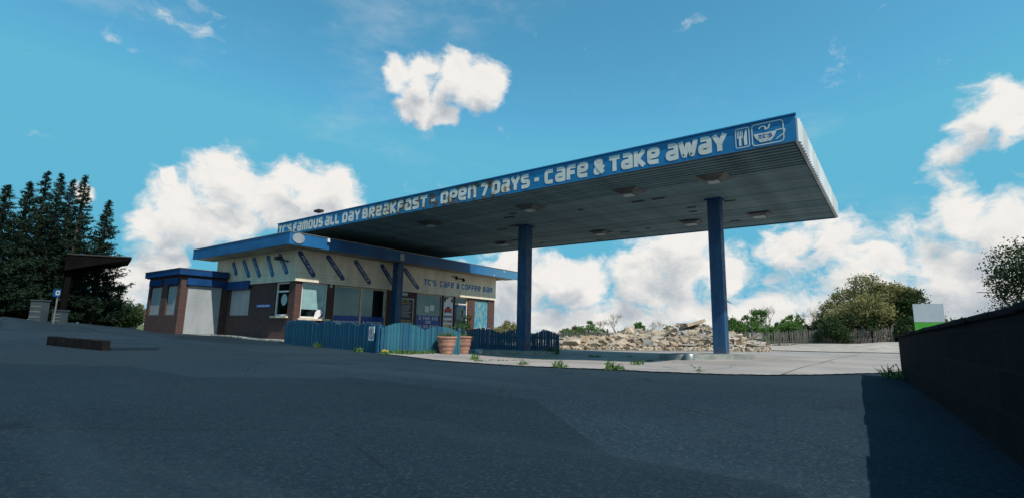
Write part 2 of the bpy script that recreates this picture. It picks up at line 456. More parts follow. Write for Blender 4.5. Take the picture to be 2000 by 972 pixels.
def ground_mats():
    def asphalt():
        m = bpy.data.materials.new('worn_asphalt'); m.use_nodes = True
        t = NT(m.node_tree); b = m.node_tree.nodes['Principled BSDF']
        P = t.node('ShaderNodeTexCoord').outputs['Object']
        big = t.smooth(t.noise(P, .22, 6, .6), .35, .7)
        mid = t.smooth(t.noise(P, 1.6, 6, .7), .35, .7)
        grit = t.noise(P, 90, 3, .7)
        c = t.mix(big, (.006, .019, .032), (.013, .031, .047))
        c = t.mix(t.math('MULTIPLY', mid, .5), c, (.009, .023, .036))
        vor = t.node('ShaderNodeTexVoronoi'); t.put(vor.inputs['Vector'], P); vor.inputs['Scale'].default_value = 75
        vs = t.node('ShaderNodeSeparateXYZ'); t.put(vs.inputs[0], vor.outputs['Color'])
        c = t.mix(t.smooth(vs.outputs[0], .62, 1.0, 0, .38), c, (.07, .09, .105))
        c = t.mix(t.smooth(vs.outputs[1], .6, 1.0, 0, .4), c, (.003, .008, .013))
        c = t.mix(t.smooth(grit, .56, .72, 0, .5), c, (.07, .09, .105))
        patch = t.node('ShaderNodeTexVoronoi'); patch.distance = 'CHEBYCHEV'
        t.put(patch.inputs['Vector'], t.vmath('ADD', P, t.vmath('MULTIPLY', t.node('ShaderNodeTexNoise').outputs[1], (.12, .12, 0)))); patch.inputs['Scale'].default_value = .17
        ps = t.node('ShaderNodeSeparateXYZ'); t.put(ps.inputs[0], patch.outputs['Color'])
        c = t.mix(t.smooth(ps.outputs[0], .62, .66, 0, .45), c, (.004, .012, .020))
        c = t.mix(t.smooth(ps.outputs[1], .70, .74, 0, .30), c, (.028, .045, .058))
        mp = t.node('ShaderNodeMapping'); t.put(mp.inputs[0], P); mp.inputs['Rotation'].default_value = (0, 0, .55); mp.inputs['Scale'].default_value = (.12, 1.1, 1)
        c = t.mix(t.smooth(t.noise(mp.outputs[0], .9, 6, .6), .52, .72, 0, .45), c, (.026, .046, .062))
        # patch repairs and long cracks
        v = t.node('ShaderNodeTexVoronoi', feature='DISTANCE_TO_EDGE')
        wv = t.vmath('ADD', P, t.vmath('MULTIPLY', t.node('ShaderNodeTexNoise').outputs[1], (1.6, 1.6, 0)))
        t.put(v.inputs['Vector'], wv); v.inputs['Scale'].default_value = .30
        crack = t.smooth(v.outputs[0], .0, .0045, 1, 0)
        c = t.mix(t.math('MULTIPLY', crack, t.smooth(t.noise(P, .7, 3), .45, .6)), c, (.012, .014, .016))
        spot = t.math('MAXIMUM', t.smooth(t.noise(P, 4.5, 3, .5), .68, .75, 0, .6), t.smooth(t.noise(P, .8, 5, .6), .63, .74, 0, .7))
        c = t.mix(spot, c, (.005, .009, .014))
        t.put(b.inputs['Base Color'], c)
        b.inputs['Roughness'].default_value = .92; b.inputs['Specular IOR Level'].default_value = .12
        bn = t.node('ShaderNodeBump'); bn.inputs['Strength'].default_value = .55; bn.inputs['Distance'].default_value = .012
        t.put(bn.inputs['Height'], t.math('ADD', grit, t.math('MULTIPLY', crack, -2))); t.put(b.inputs['Normal'], bn.outputs[0])
        return m
    def concrete():
        m = bpy.data.materials.new('forecourt_concrete'); m.use_nodes = True
        t = NT(m.node_tree); b = m.node_tree.nodes['Principled BSDF']
        P = t.node('ShaderNodeTexCoord').outputs['Object']
        big = t.smooth(t.noise(P, .5, 7, .62), .3, .7)
        c = t.mix(big, (.225, .20, .19), (.34, .30, .285))
        c = t.mix(t.smooth(t.noise(P, 2.3, 7, .7), .55, .75, 0, .5), c, (.20, .185, .18))
        c = t.mix(t.smooth(t.noise(P, 50, 3, .6), .5, .8, 0, .5), c, (.25, .235, .23))
        v = t.node('ShaderNodeTexVoronoi', feature='DISTANCE_TO_EDGE')
        wv = t.vmath('ADD', P, t.vmath('MULTIPLY', t.node('ShaderNodeTexNoise').outputs[1], (1.2, 1.2, 0)))
        t.put(v.inputs['Vector'], wv); v.inputs['Scale'].default_value = .3
        crack = t.smooth(v.outputs[0], .0, .006, 1, 0)
        sep = t.node('ShaderNodeSeparateXYZ'); t.put(sep.inputs[0], P)
        jx = t.math('PINGPONG', t.math('ADD', sep.outputs[0], 1.3), 2.25)
        jy = t.math('PINGPONG', t.math('ADD', sep.outputs[1], .2), 2.25)
        j = t.smooth(t.math('MINIMUM', jx, jy), .012, .03, 1, 0)
        c = t.mix(t.math('MAXIMUM', t.math('MULTIPLY', crack, .7), t.math('MULTIPLY', j, .8)), c, (.07, .075, .06))
        t.put(b.inputs['Base Color'], c); b.inputs['Roughness'].default_value = .88
        bn = t.node('ShaderNodeBump'); bn.inputs['Strength'].default_value = .3; bn.inputs['Distance'].default_value = .01
        t.put(bn.inputs['Height'], t.math('SUBTRACT', t.noise(P, 60, 4), j)); t.put(b.inputs['Normal'], bn.outputs[0])
        return m
    M['asphalt'] = asphalt(); M['concrete'] = concrete()
    M['gravel'] = mat('crushed_rubble_ground', (.38, .33, .285), .95, .35, 1.5, .5, 25, col2=(.24, .215, .19))
    M['field'] = mat('rough_grass_ground', (.07, .10, .025), .95, .4, .6, .6, 12, col2=(.10, .09, .04))
ground_mats()

def glass_mat(tint):
    m = bpy.data.materials.new('window_glass'); m.use_nodes = True
    t = NT(m.node_tree); t.n.clear()
    out = t.node('ShaderNodeOutputMaterial')
    tr = t.node('ShaderNodeBsdfTransparent'); tr.inputs[0].default_value = (*tint, 1)
    gl = t.node('ShaderNodeBsdfGlossy'); gl.inputs['Roughness'].default_value = .03; gl.inputs[0].default_value = (.42, .64, .70, 1)
    bn = t.node('ShaderNodeBump'); bn.inputs['Strength'].default_value = .04
    t.put(bn.inputs['Height'], t.noise(t.node('ShaderNodeTexCoord').outputs['Object'], 1.2, 2))
    t.put(gl.inputs['Normal'], bn.outputs[0])
    lw = t.node('ShaderNodeLayerWeight')
    f = t.math('MULTIPLY_ADD', t.math('POWER', lw.outputs['Facing'], 3.5), .8, .07, clamp=True)
    mx = t.node('ShaderNodeMixShader'); t.put(mx.inputs[0], f)
    t.l.new(tr.outputs[0], mx.inputs[1]); t.l.new(gl.outputs[0], mx.inputs[2]); t.l.new(mx.outputs[0], out.inputs[0])
    return m
M['glass'] = glass_mat((.82, .93, .94))

# ------------------------------------------------------------------ terrain height
CTRL = [(-6.9, 1, .13), (-7.5, -1.2, .22), (-12, -1.5, .28), (-1.6, 1, .05), (-1, 13.7, -.2), (0, 6, -.1), (3, 3, -.08), (5, 0, .0), (7.4, -1.4, -.03),
        (7, 5.8, -.24), (9.2, 2.6, -.19), (10, 6, -.22), (12, 4, -.12), (14.1, 5.6, -.06), (16.5, 6, .0), (18, 2, .02), (14, -2, -.03), (10, -5, 0), (18, -9, -.03),
        (22, -3, .02), (24, -12, -.02), (14, -14, 0), (5, -10, .05), (0, -6, .12), (-8, -6, .3), (-13, -4, .45)]
for (px, py, dd) in ((0, 612, 32), (60, 620, 33), (130, 628, 34), (200, 635, 35), (250, 641, 36), (285, 646.5, 33),
                     (1100, 681, 31), (1250, 681, 31), (1400, 679, 32), (1500, 677, 40), (1650, 672, 42), (1755, 668, 42), (1000, 672, 40)):
    p = at(px, py, dd); CTRL.append((p[0], p[1], p[2]))
CT = np.array(CTRL)
def G(x, y):
    x = np.asarray(x, float); y = np.asarray(y, float)
    d2 = (x[..., None] - CT[:, 0]) ** 2 + (y[..., None] - CT[:, 1]) ** 2
    w = 1.0 / (d2 + 2.0) ** 2
    r = np.hypot(x - 8, y - 0)
    z = (w * CT[:, 2]).sum(-1) / w.sum(-1)
    return z
def g(x, y): return float(G(np.array(x), np.array(y)))
def gp(px, py, off=0.0):                    # photo pixel -> point on the terrain
    v = ray(px, py); h = math.hypot(v[0], v[1])
    t = np.concatenate([np.arange(1.0, 60, .02)]) / h
    P = CAM + t[:, None] * v
    below = P[:, 2] < G(P[:, 0], P[:, 1]) + off
    i = int(np.argmax(below)) if below.any() else len(t) - 1
    return P[i]
def gd(px, dist):                           # photo column + horizontal distance -> ground point
    p = at(px, 660, dist); return np.array([p[0], p[1], g(p[0], p[1])])

# ------------------------------------------------------------------ ground sheets (rings round the site)
def polar_sheet(name, mat_, cols, rings, off):
    # cols: list of (angle, near, far); rings: 0..1 fractions
    mb = MB(); nr = len(rings)
    A = np.array(cols); fr = np.array(rings)[None, :]
    rr = A[:, 1:2] + (A[:, 2:3] - A[:, 1:2]) * fr
    X = CAM[0] + rr * np.sin(A[:, 0:1]); Y = CAM[1] + rr * np.cos(A[:, 0:1]); Z = G(X, Y) + off
    mb.v = [tuple(p) for p in np.stack([X, Y, Z], -1).reshape(-1, 3)]
    for i in range(len(cols) - 1):
        for k in range(nr - 1):
            a = i * nr + k
            mb.f.append((a, a + nr, a + nr + 1, a + 1))
    o = structure(name, mb, mat_, True)
    return o
def ang(px):
    v = ray(px, 650); return math.atan2(v[0], v[1])
A0 = ang(1000)
full = [A0 - math.pi + 2 * math.pi * i / 240 for i in range(241)]
gr = [0] + list(np.geomspace(.0006, 1, 90))
polar_sheet('ground', M['field'], [(a, .4, 900) for a in full], gr, -.14)
def lerp_tab(tab, x):
    return float(np.interp(x, [t[0] for t in tab], [t[1] for t in tab]))
aL, aR = ang(-20), ang(2020)
def tar_far(a):
    pxs = [ang(x) for x in (-20, 60, 130, 200, 250, 285, 420, 1000, 1200, 1760, 2020)]
    ds = [31, 32.5, 33.5, 34.5, 35.5, 33, 33, 30, 28, 26, 12]
    if aL <= a <= aR: return float(np.interp(a, pxs, ds))
    return 24.0
polar_sheet('tarmac', M['asphalt'], [(a, .4, tar_far(a)) for a in np.linspace(A0 - math.pi, A0 + math.pi, 500)], [0] + list(np.geomspace(.004, 1, 110)), 0.0)
EDGE = [(742, 690.5), (790, 695), (850, 703), (915, 708), (1000, 714), (1100, 718.5), (1200, 722.5), (1280, 726.5), (1400, 731), (1490, 732.5), (1600, 732), (1700, 729), (1780, 725), (1900, 722)]
cols = []
ed = [(ang(x), float(np.hypot(*(gp(x, y) - CAM)[:2]))) for x, y in EDGE]
for x in np.linspace(742, 1900, 240):
    a = ang(x); n = lerp_tab(ed, a) + .03 * math.sin(x * .31) + .025 * math.sin(x * .083)
    cols.append((a, n, float(np.interp(x, (742, 880, 1000, 1090, 1900), (16, 22, 24, 28.5, 30)))))
polar_sheet('concrete_forecourt', M['concrete'], cols, np.linspace(0, 1, 40), .018)
polar_sheet('gravel_yard', M['gravel'], [(ang(x), float(np.interp(x, (985, 1090, 1400, 1500, 1900), (26, 25.5, 27, 30, 30))), 48) for x in np.linspace(985, 1900, 120)], np.linspace(0, 1, 40), .034)

# ------------------------------------------------------------------ stroke lettering (squarish retro unicase)
def _rnd(pl, r):
    out = [pl[0]]
    for i in range(1, len(pl) - 1):
        p0, p1, p2 = (np.array(pl[i - 1], float), np.array(pl[i], float), np.array(pl[i + 1], float))
        a = (p0 - p1); b = (p2 - p1); la, lb = np.linalg.norm(a), np.linalg.norm(b)
        q = min(r, la * .45, lb * .45)
        s, e = p1 + a / la * q, p1 + b / lb * q
        for t in (0, .33, .67, 1): out.append(tuple((1 - t) ** 2 * s + 2 * t * (1 - t) * p1 + t * t * e))
    out.append(pl[-1]); return out
L_, R_, B_, T_, N_ = .11, .57, .11, .89, .48
mx_ = .34
GL = {
 'A': (.68, [[(L_, T_), (R_, T_), (R_, 0)], [(R_, B_), (L_, B_), (L_, N_), (R_, N_)]]),
 'B': (.68, [[(L_, B_), (R_, B_), (R_, N_), (L_, N_)], [(L_, 0), (L_, T_), (R_ - .05, T_), (R_ - .05, N_)]]),
 'C': (.64, [[(R_, T_), (L_, T_), (L_, B_), (R_, B_)]]),
 'D': (.68, [[(L_, B_), (L_, T_), (R_, T_), (R_, B_), (L_ - .1, B_)]]),
 'E': (.68, [[(R_ + .05, B_), (L_, B_), (L_, T_), (R_, T_), (R_, N_), (L_, N_)]]),
 'F': (.60, [[(R_, T_), (L_, T_), (L_, 0)], [(L_, N_), (R_ - .06, N_)]]),
 'G': (.68, [[(R_, T_), (L_, T_), (L_, B_), (R_, B_), (R_, N_), (mx_, N_)]]),
 'H': (.68, [[(L_, 1), (L_, 0)], [(R_, 1), (R_, 0)], [(L_, N_), (R_, N_)]]),
 'I': (.24, [[(L_, 1), (L_, 0)]]),
 'K': (.70, [[(L_, 1), (L_, 0)], [(R_ + .02, 1), (L_ + .1, N_), (R_ + .02, 0)]]),
 'L': (.58, [[(L_, 1), (L_, B_), (R_, B_)]]),
 'M': (.92, [[(L_, 0), (L_, T_), (.81, T_), (.81, 0)], [(.46, T_), (.46, 0)]]),
 'N': (.68, [[(L_, 0), (L_, T_), (R_, T_), (R_, 0)]]),
 'O': (.68, [[(mx_, B_), (L_, B_), (L_, T_), (R_, T_), (R_, B_), (mx_, B_)]]),
 'P': (.66, [[(L_, 0), (L_, T_), (R_, T_), (R_, N_ - .04), (L_, N_ - .04)]]),
 'R': (.68, [[(L_, 0), (L_, T_), (R_, T_), (R_, N_), (L_, N_)], [(mx_, N_), (R_ + .02, 0)]]),
 'S': (.66, [[(R_, T_), (L_, T_), (L_, .5), (R_, .5), (R_, B_), (L_ - .06, B_)]]),
 'T': (.66, [[(0, T_), (.66, T_)], [(.33, T_), (.33, 0)]]),
 'U': (.68, [[(L_, 1), (L_, B_), (R_, B_), (R_, 1)]]),
 'W': (.96, [[(.06, 1), (.26, .06), (.48, .86), (.70, .06), (.90, 1)]]),
 'Y': (.68, [[(.06, 1), (mx_, .42), (mx_, 0)], [(.62, 1), (mx_, .42)]]),
 '&': (.70, [[(.62, .58), (.36, B_), (L_, B_), (L_, .36), (.46, .66), (.46, T_), (.16, T_), (.16, .68), (.62, .05)]]),
 '-': (.34, [[(.05, .47), (.29, .47)]]),
 "'": (.22, [[(.11, 1), (.11, .70)]]),
 '.': (.26, [[(.13, .02), (.13, .22)]]),
 '0': (.64, [[(mx_, B_), (L_, B_), (L_, T_), (R_, T_), (R_, B_), (mx_, B_)]]),
 '1': (.36, [[(.0, T_), (.2, T_), (.2, 0)]]),
 '2': (.66, [[(L_, T_), (R_, T_), (R_, .5), (L_, .5), (L_, B_), (R_, B_)]]),
 '3': (.66, [[(L_, T_), (R_, T_), (R_, B_), (L_, B_)], [(.2, .5), (R_, .5)]]),
 '5': (.66, [[(R_, T_), (L_, T_), (L_, .52), (R_, .52), (R_, B_), (L_, B_)]]),
 '7': (.60, [[(L_ - .05, T_), (R_ - .03, T_), (.26, 0)]]),
 '£': (.66, [[(R_, T_), (.2, T_), (.2, B_)], [(L_ - .06, B_), (R_, B_)], [(.04, .5), (.46, .5)]]),
 ' ': (.34, []),
}
def strokes(mb, polylines, org, U, V, N, sx, sy, thick, start=0):
    k = start
    for pl in polylines:
        pts = _rnd(pl, .16) if len(pl) > 2 else list(pl)
        P = [np.array([p[0] * sx, p[1] * sy]) for p in pts]
        n = len(P); left, right = [], []
        for i in range(n):
            d1 = P[i] - P[i - 1] if i > 0 else P[1] - P[0]
            d2 = P[i + 1] - P[i] if i < n - 1 else P[-1] - P[-2]
            d1 = d1 / (np.linalg.norm(d1) + 1e-9); d2 = d2 / (np.linalg.norm(d2) + 1e-9)
            t = d1 + d2; t /= (np.linalg.norm(t) + 1e-9)
            nn = np.array([-t[1], t[0]]); c = max(.45, abs(nn @ np.array([-d1[1], d1[0]])))
            left.append(P[i] + nn * thick / 2 / c); right.append(P[i] - nn * thick / 2 / c)
        for i in range(n - 1):
            off = N * (.0003 * k); k += 1
            q = [left[i], left[i + 1], right[i + 1], right[i]]
            mb.quad(*[org + U * a[0] + V * a[1] + off for a in q])
    return k
def text(mb, s, org, U, V, N, height, length, weight=.23, gap=.09):
    """letters from org, filling `length` along U"""
    org, U, V, N = (Vector([float(c) for c in q]) for q in (org, U, V, N))
    tot = sum(GL[c][0] for c in s) + gap * (len(s) - 1)
    sx = length / tot; x = 0
    for c in s:
        w, pls = GL[c]
        strokes(mb, pls, org + U * (x * sx), U, V, N, sx, height, weight * min(height, sx * 1.25))
        x += w + gap
    return mb
def disc(mb, c, U, V, ru, rv, k=28, a0=0, a1=2 * math.pi):
    c, U, V = Vector(c), Vector(U), Vector(V)
    mb.poly([c + U * (ru * math.cos(a0 + (a1 - a0) * i / k)) + V * (rv * math.sin(a0 + (a1 - a0) * i / k)) for i in range(k if a1 - a0 > 6.2 else k + 1)])
def ring(mb, c, U, V, r0, r1, k=36):
    c, U, V = Vector(c), Vector(U), Vector(V)
    e = lambda r, i: c + U * (r * math.cos(2 * math.pi * i / k)) + V * (r * math.sin(2 * math.pi * i / k))
    for i in range(k): mb.quad(e(r0, i), e(r1, i), e(r1, i + 1), e(r0, i + 1))
def round_rect(c, U, V, w, h, r, k=5):
    out = []
    for (sx, sy, a) in ((1, 1, 0), (-1, 1, 90), (-1, -1, 180), (1, -1, 270)):
        for i in range(k + 1):
            t = math.radians(a + 90 * i / k)
            out.append(Vector(c) + Vector(U) * (sx * (w / 2 - r) + r * math.cos(t)) + Vector(V) * (sy * (h / 2 - r) + r * math.sin(t)))
    return out
def outline(mb, a, b):
    k = len(a)
    for i in range(k): mb.quad(a[i], b[i], b[(i + 1) % k], a[(i + 1) % k])

X_, Y_, Z_ = Vector((1, 0, 0)), Vector((0, 1, 0)), Vector((0, 0, 1))

# ------------------------------------------------------------------ petrol canopy
CX0, CX1, CY0, CY1, C0, C1 = -4.0, 16.88, 1.6, 10.08, 4.656, 5.205
PY = 5.7
canopy = thing('petrol_canopy', (7, PY, C0), 'long flat blue canopy with white lettering along its fascia and slatted grey underside', 'canopy')
def soffitboard(name, a, b):
    m = mat(name, a, .75, .35, 1.2, .1, 30, col2=b, grime=.5); return m
SB = [soffitboard('grey_soffit_board_%d' % i, a, b) for i, (a, b) in enumerate((((.125, .225, .26), (.085, .165, .20)), ((.10, .19, .23), (.07, .14, .175)), ((.16, .255, .28), (.115, .19, .215))))]
obj('roof_deck', MB().box(CX0 + .06, CX1 - .06, CY0 + .06, CY1 - .06, C0 + .06, C1 - .04), M['dark'], canopy)
npl = 42; pw = (CY1 - CY0 - .12) / npl
flat_me = {}
def plank_mesh(kind, L):
    mb = MB()
    if kind == 'ridge':   # deep trapezoid rib
        prof = [(-pw / 2, .0), (-pw * .32, 0), (-pw * .22, -.055), (pw * .22, -.055), (pw * .32, 0), (pw / 2, .0), (pw / 2, .03), (-pw / 2, .03)]
    else:
        prof = [(-pw / 2 + .006, -.02), (pw / 2 - .006, -.02), (pw / 2 - .006, .01), (-pw / 2 + .006, .01)]
    mb.prism([(0, a, b) for a, b in prof], (L, 0, 0))
    return mb
PM = {}
for kind in ('ridge', 'flat'):
    for i, m_ in enumerate(SB):
        bm_ = plank_mesh(kind, CX1 - CX0 - .12)
        me = bm_.mesh('soffit_plank'); me.materials.append(m_)
        b2 = bmesh.new(); b2.from_mesh(me); bmesh.ops.recalc_face_normals(b2, faces=b2.faces); b2.to_mesh(me); b2.free()
        PM[kind, i] = me
for i in range(npl):
    y = CY0 + .06 + pw * (i + .5)
    kind = 'ridge' if i < 9 else 'flat'
    o = bpy.data.objects.new('soffit_plank', PM[kind, random.choice((0, 0, 1, 2)) if i >= 9 else random.choice((0, 2))])
    COL.objects.link(o); o.location = (CX0 + .06, y, C0 + .03 + (random.uniform(-.006, .006) if i >= 9 else 0)); adopt(o, canopy)
# torn gaps and blown boards, drawn as dark strips for the shade within
gm = MB().box(0, 1, -pw * .35, pw * .35, 0, .003).mesh('gap_shade_strip'); gm.materials.append(M['dark'])
for k in range(20):
    o = bpy.data.objects.new('gap_shade_strip', gm); COL.objects.link(o)
    cx_ = random.choice((random.gauss(8.2, 1.2), random.gauss(12.0, 1.3), random.uniform(0, 15)))
    o.location = (min(cx_, 16), CY0 + .06 + pw * (random.randint(10, npl - 2) + .5), C0 - .003 + .0003 * (k % 8)); o.scale = (random.uniform(.12, .5), 1, 1); adopt(o, canopy)
ff = obj('front_fascia', MB().box(CX0, CX1, CY0 - .022, CY0 + .03, C0 - .02, C1), M['blue_dark'], canopy)
npn = 9; pl_ = (CX1 - CX0) / npn
for i in range(npn):
    x0 = CX0 + i * pl_; j0, j1 = random.uniform(0, .003), random.uniform(0, .003)
    zt_, zb_0 = C1 - random.uniform(0, .006), C0 - .02 - random.uniform(0, .008)
    mbp = MB(); mbp.prism([(x0 + .004, CY0 - .0225, zb_0), (x0 + .004, CY0 - .030 + j0, zb_0), (x0 + pl_ - .004, CY0 - .030 + j1, zb_0), (x0 + pl_ - .004, CY0 - .0225, zb_0)], (0, 0, zt_ - zb_0))
    obj('fascia_panel', mbp, M['fascia'], ff)
obj('fascia_trim', MB().box(CX0 - .02, CX1 + .02, CY0 - .06, CY0 + .05, C1 + .002, C1 + .035), M['blue_fascia'], canopy)
obj('rear_fascia', MB().box(CX0, CX1, CY1 - .03, CY1 + .03, C0 - .02, C1), M['fascia'], canopy)
obj('left_end_fascia', MB().box(CX0 - .03, CX0 + .03, CY0 + .035, CY1 - .035, C0 - .02, C1), M['white_paint'], canopy)
mb = MB()
nr_ = 40; st = (CY1 - CY0 - .08) / nr_
for i in range(nr_):
    y = CY0 + .04 + st * i
    mb.prism([(CX1 - .03, y, C0 - .02), (CX1 + .03, y, C0 - .02), (CX1 + .075, y + st * .5, C0 - .02), (CX1 + .03, y + st, C0 - .02), (CX1 - .03, y + st, C0 - .02)], (0, 0, C1 - C0 - .03))
obj('end_fascia', mb, mat('weathered_white_end', (.52, .58, .62), .6, .3, 1.5, streak=True, grime=.35), canopy)
# lettering
NRM = Vector((0, -1, 0)); FH = C1 - C0 + .02
def fx(px):
    yt = np.interp(px, (541, 720, 920, 1120, 1320, 1500, 1554), (443, 399.7, 355.5, 312.7, 273.4, 240, 230))
    yb = np.interp(px, (541, 720, 920, 1120, 1320, 1500, 1556), (465, 429, 390, 351.8, 316, 286.4, 276))
    return bp(px, (yt + yb) / 2, 1, CY0)[0]
for w, a, b in (("TC'S", 545, 571), ('FAMOUS', 574, 632), ('ALL', 636, 664), ('DAY', 670, 705), ('BREAKFAST', 709, 836), ('-', 841, 853), ('OPEN', 862, 932),
                ('7', 939, 955), ('DAYS', 962, 1036), ('-', 1043, 1056), ('CAFE', 1065, 1150), ('&', 1161, 1182), ('TAKE', 1191, 1289), ('AWAY', 1302, 1419)):
    xa, xb = fx(a), fx(b)
    mb = text(MB(), w, (xa, CY0 - .034, C0 - .02 + FH * .14), X_, Z_, NRM, FH * .70, xb - xa, .285)
    obj('lettering', mb, M['letters'], ff)
mb = MB(); yy = CY0 - .036; zc = C0 - .02 + FH * .5
def rr_out(x0, x1, z0, z1, w=.022, r=.07):
    c = Vector(((x0 + x1) / 2, yy, (z0 + z1) / 2))
    outline(mb, round_rect(c, X_, Z_, x1 - x0, z1 - z0, r), round_rect(c, X_, Z_, x1 - x0 - 2 * w, z1 - z0 - 2 * w, r - w))
xa, xb = fx(1437), fx(1465); z0, z1 = zc - FH * .40, zc + FH * .40
rr_out(xa, xb, z0, z1, .018, .05)
wx = xb - xa
fk = xa + wx * .33
for q in (-.05, -.017, .017, .05): mb.quad((fk + q - .008, yy, zc + .03), (fk + q + .008, yy, zc + .03), (fk + q + .008, yy, z1 - .05), (fk + q - .008, yy, z1 - .05))
mb.quad((fk - .058, yy - .001, zc), (fk + .058, yy - .001, zc), (fk + .058, yy - .001, zc + .04), (fk - .058, yy - .001, zc + .04))
mb.quad((fk - .025, yy - .002, z0 + .05), (fk + .025, yy - .002, z0 + .05), (fk + .025, yy - .002, zc + .02), (fk - .025, yy - .002, zc + .02))
kn = xa + wx * .68
mb.poly([(kn - .02, yy, z0 + .05), (kn + .04, yy, z0 + .05), (kn + .04, yy, z1 - .04), (kn + .01, yy, z1 - .07), (kn - .03, yy, zc - .02)])
obj('fork_and_knife_emblem', mb, M['white_paint'], ff)
mb = MB()
xa, xb = fx(1469), fx(1532)
rr_out(xa, xb, z0 - .02, z1 + .02, .02, .08)
cxm = (xa + xb) / 2 - .05; w2 = (xb - xa) * .36
mb.poly([(cxm - w2, yy, zc + .02), (cxm - w2 * .80, yy, zc - .09), (cxm - w2 * .45, yy, z0 + .045), (cxm + w2 * .45, yy, z0 + .045), (cxm + w2 * .8, yy, zc - .09), (cxm + w2, yy, zc + .02)])
strokes(mb, [[(0, .12), (.18, .12), (.16, .02), (0, -.08)]], Vector((cxm + w2 * .92, yy - .001, zc - .09)), X_, Z_, NRM, 1, 1, .022)
for q in (-.12,):
    strokes(mb, [[(0, .1), (.06, .16), (.14, .12), (.12, .04), (.2, .08), (.22, .18)]], Vector((cxm + q, yy - .001, zc + .05)), X_, Z_, NRM, 1, .8, .028)
obj('coffee_cup_emblem', mb, M['white_paint'], ff)
obj('cup_lettering', text(MB(), "TC'S", (cxm - w2 * .6, yy - .006, zc - .105), X_, Z_, NRM, .09, w2 * 1.2, .26), M['blue_sign'], ff)

# three posts
for (x, y, w_, top, lab) in ((-.42, 5.72, .36, 3.70, 'square blue steel post standing against the cafe front under the roof edge'),
                              (6.98, PY, .40, C0 + .02, 'square blue steel canopy post standing in front of the blue picket fence'),
                              (14.12, PY - .12, .36, C0 + .02, 'square blue steel canopy post on the bare island beside the rubble')):
    z0 = g(x, y)
    t_ = thing('canopy_post', (x, y, z0), lab, 'post')
    zi = z0 if x < 5 else z0 + .12
    obj('shaft', MB().box(x - w_ / 2, x + w_ / 2, y - w_ / 2, y + w_ / 2, zi, top), M['blue_post'], t_, bevel=.012)
    obj('base_plate', MB().box(x - w_ * .7, x + w_ * .7, y - w_ * .7, y + w_ * .7, zi - .02, zi + .025), M['blue_dark'], t_)
    for (sx, sy) in ((1, 1), (1, -1), (-1, 1), (-1, -1)):
        obj('bolt', MB().tube((x + sx * w_ * .6, y + sy * w_ * .6, zi + .02), (x + sx * w_ * .6, y + sy * w_ * .6, zi + .06), .018, None, 6), M['metal'], t_)
    if x > 10: obj('broken_bracket', MB().prism([(x + w_ / 2, y - .1, 1.62), (x + w_ / 2 + .22, y - .1, 1.50), (x + w_ / 2 + .02, y - .1, 1.66), (x + w_ / 2, y - .1, 1.70)], (0, .05, 0)), M['metal'], t_)
    if x > 5: obj('cap_plate', MB().box(x - w_ * .66, x + w_ * .66, y - w_ * .66, y + w_ * .66, top - .075, top - .02), M['blue_dark'], t_)

# pump islands
def island(pts, h, lab, name='pump_island', m_=None):
    c = np.mean(pts, 0)
    t_ = thing(name, (c[0], c[1], g(c[0], c[1])), lab, 'pump island')
    mb = MB()
    bot = [Vector((p[0], p[1], g(p[0], p[1]) - .05)) for p in pts]
    top = [Vector((p[0], p[1], g(p[0], p[1]) + h)) for p in pts]
    k = len(pts); n = 0
    mb.v = [tuple(p) for p in bot + top]
    for i in range(k): mb.f.append((i, (i + 1) % k, k + (i + 1) % k, k + i))
    mb.f.append(tuple(range(k, 2 * k)))
    obj('kerb', mb, m_ or M['island'], t_, bevel=.015)
    cc = Vector((c[0], c[1], 0))
    mb2 = MB(); ins = [Vector((p[0], p[1], 0)).lerp(cc, .12) for p in pts]
    mb2.poly([(p.x, p.y, g(p.x, p.y) + h + .006) for p in ins])
    obj('island_top', mb2, M['kerb'], t_)
    return t_
def stadium(a, b, w):
    a, b = Vector(a[:2]), Vector(b[:2]); d = (b - a).normalized(); n = Vector((-d.y, d.x))
    out = []
    for (c, s) in ((b, 0), (a, math.pi)):
        for i in range(7):
            t = s - math.pi / 2 + math.pi * i / 6
            out.append(c + (d * math.cos(t) + n * math.sin(t)) * w)
    return [(p.x, p.y) for p in out]
i2a, i2b = gd(942, 18.6), gd(1056, 19.6)
isl2 = island(stadium((i2a[0], i2a[1]), (i2b[0], i2b[1]), .62), .13, 'low grey concrete pump island at the foot of the canopy post by the picket fence')
i3a, i3b = gd(1330, 15.6), gd(1428, 16.4)
isl3 = island(stadium((i3a[0], i3a[1]), (i3b[0], i3b[1]), .62), .16, 'low concrete pump island under the canopy post beside the rubble')
for (px, dd, s) in ((936, 17.95, .15), (1345, 14.95, .17)):
    p = gd(px, dd)
    o = obj('kerb_guard', MB().lathe([(.13, -.03), (.14, s), (.11, s + .03), (0, s + .032)], p, 20), M['metal'], None, True)
    tag(o, 'short bright steel guard drum on the island kerb by the %s' % ('flowerpots' if px < 1000 else 'bare canopy post'), 'guard')

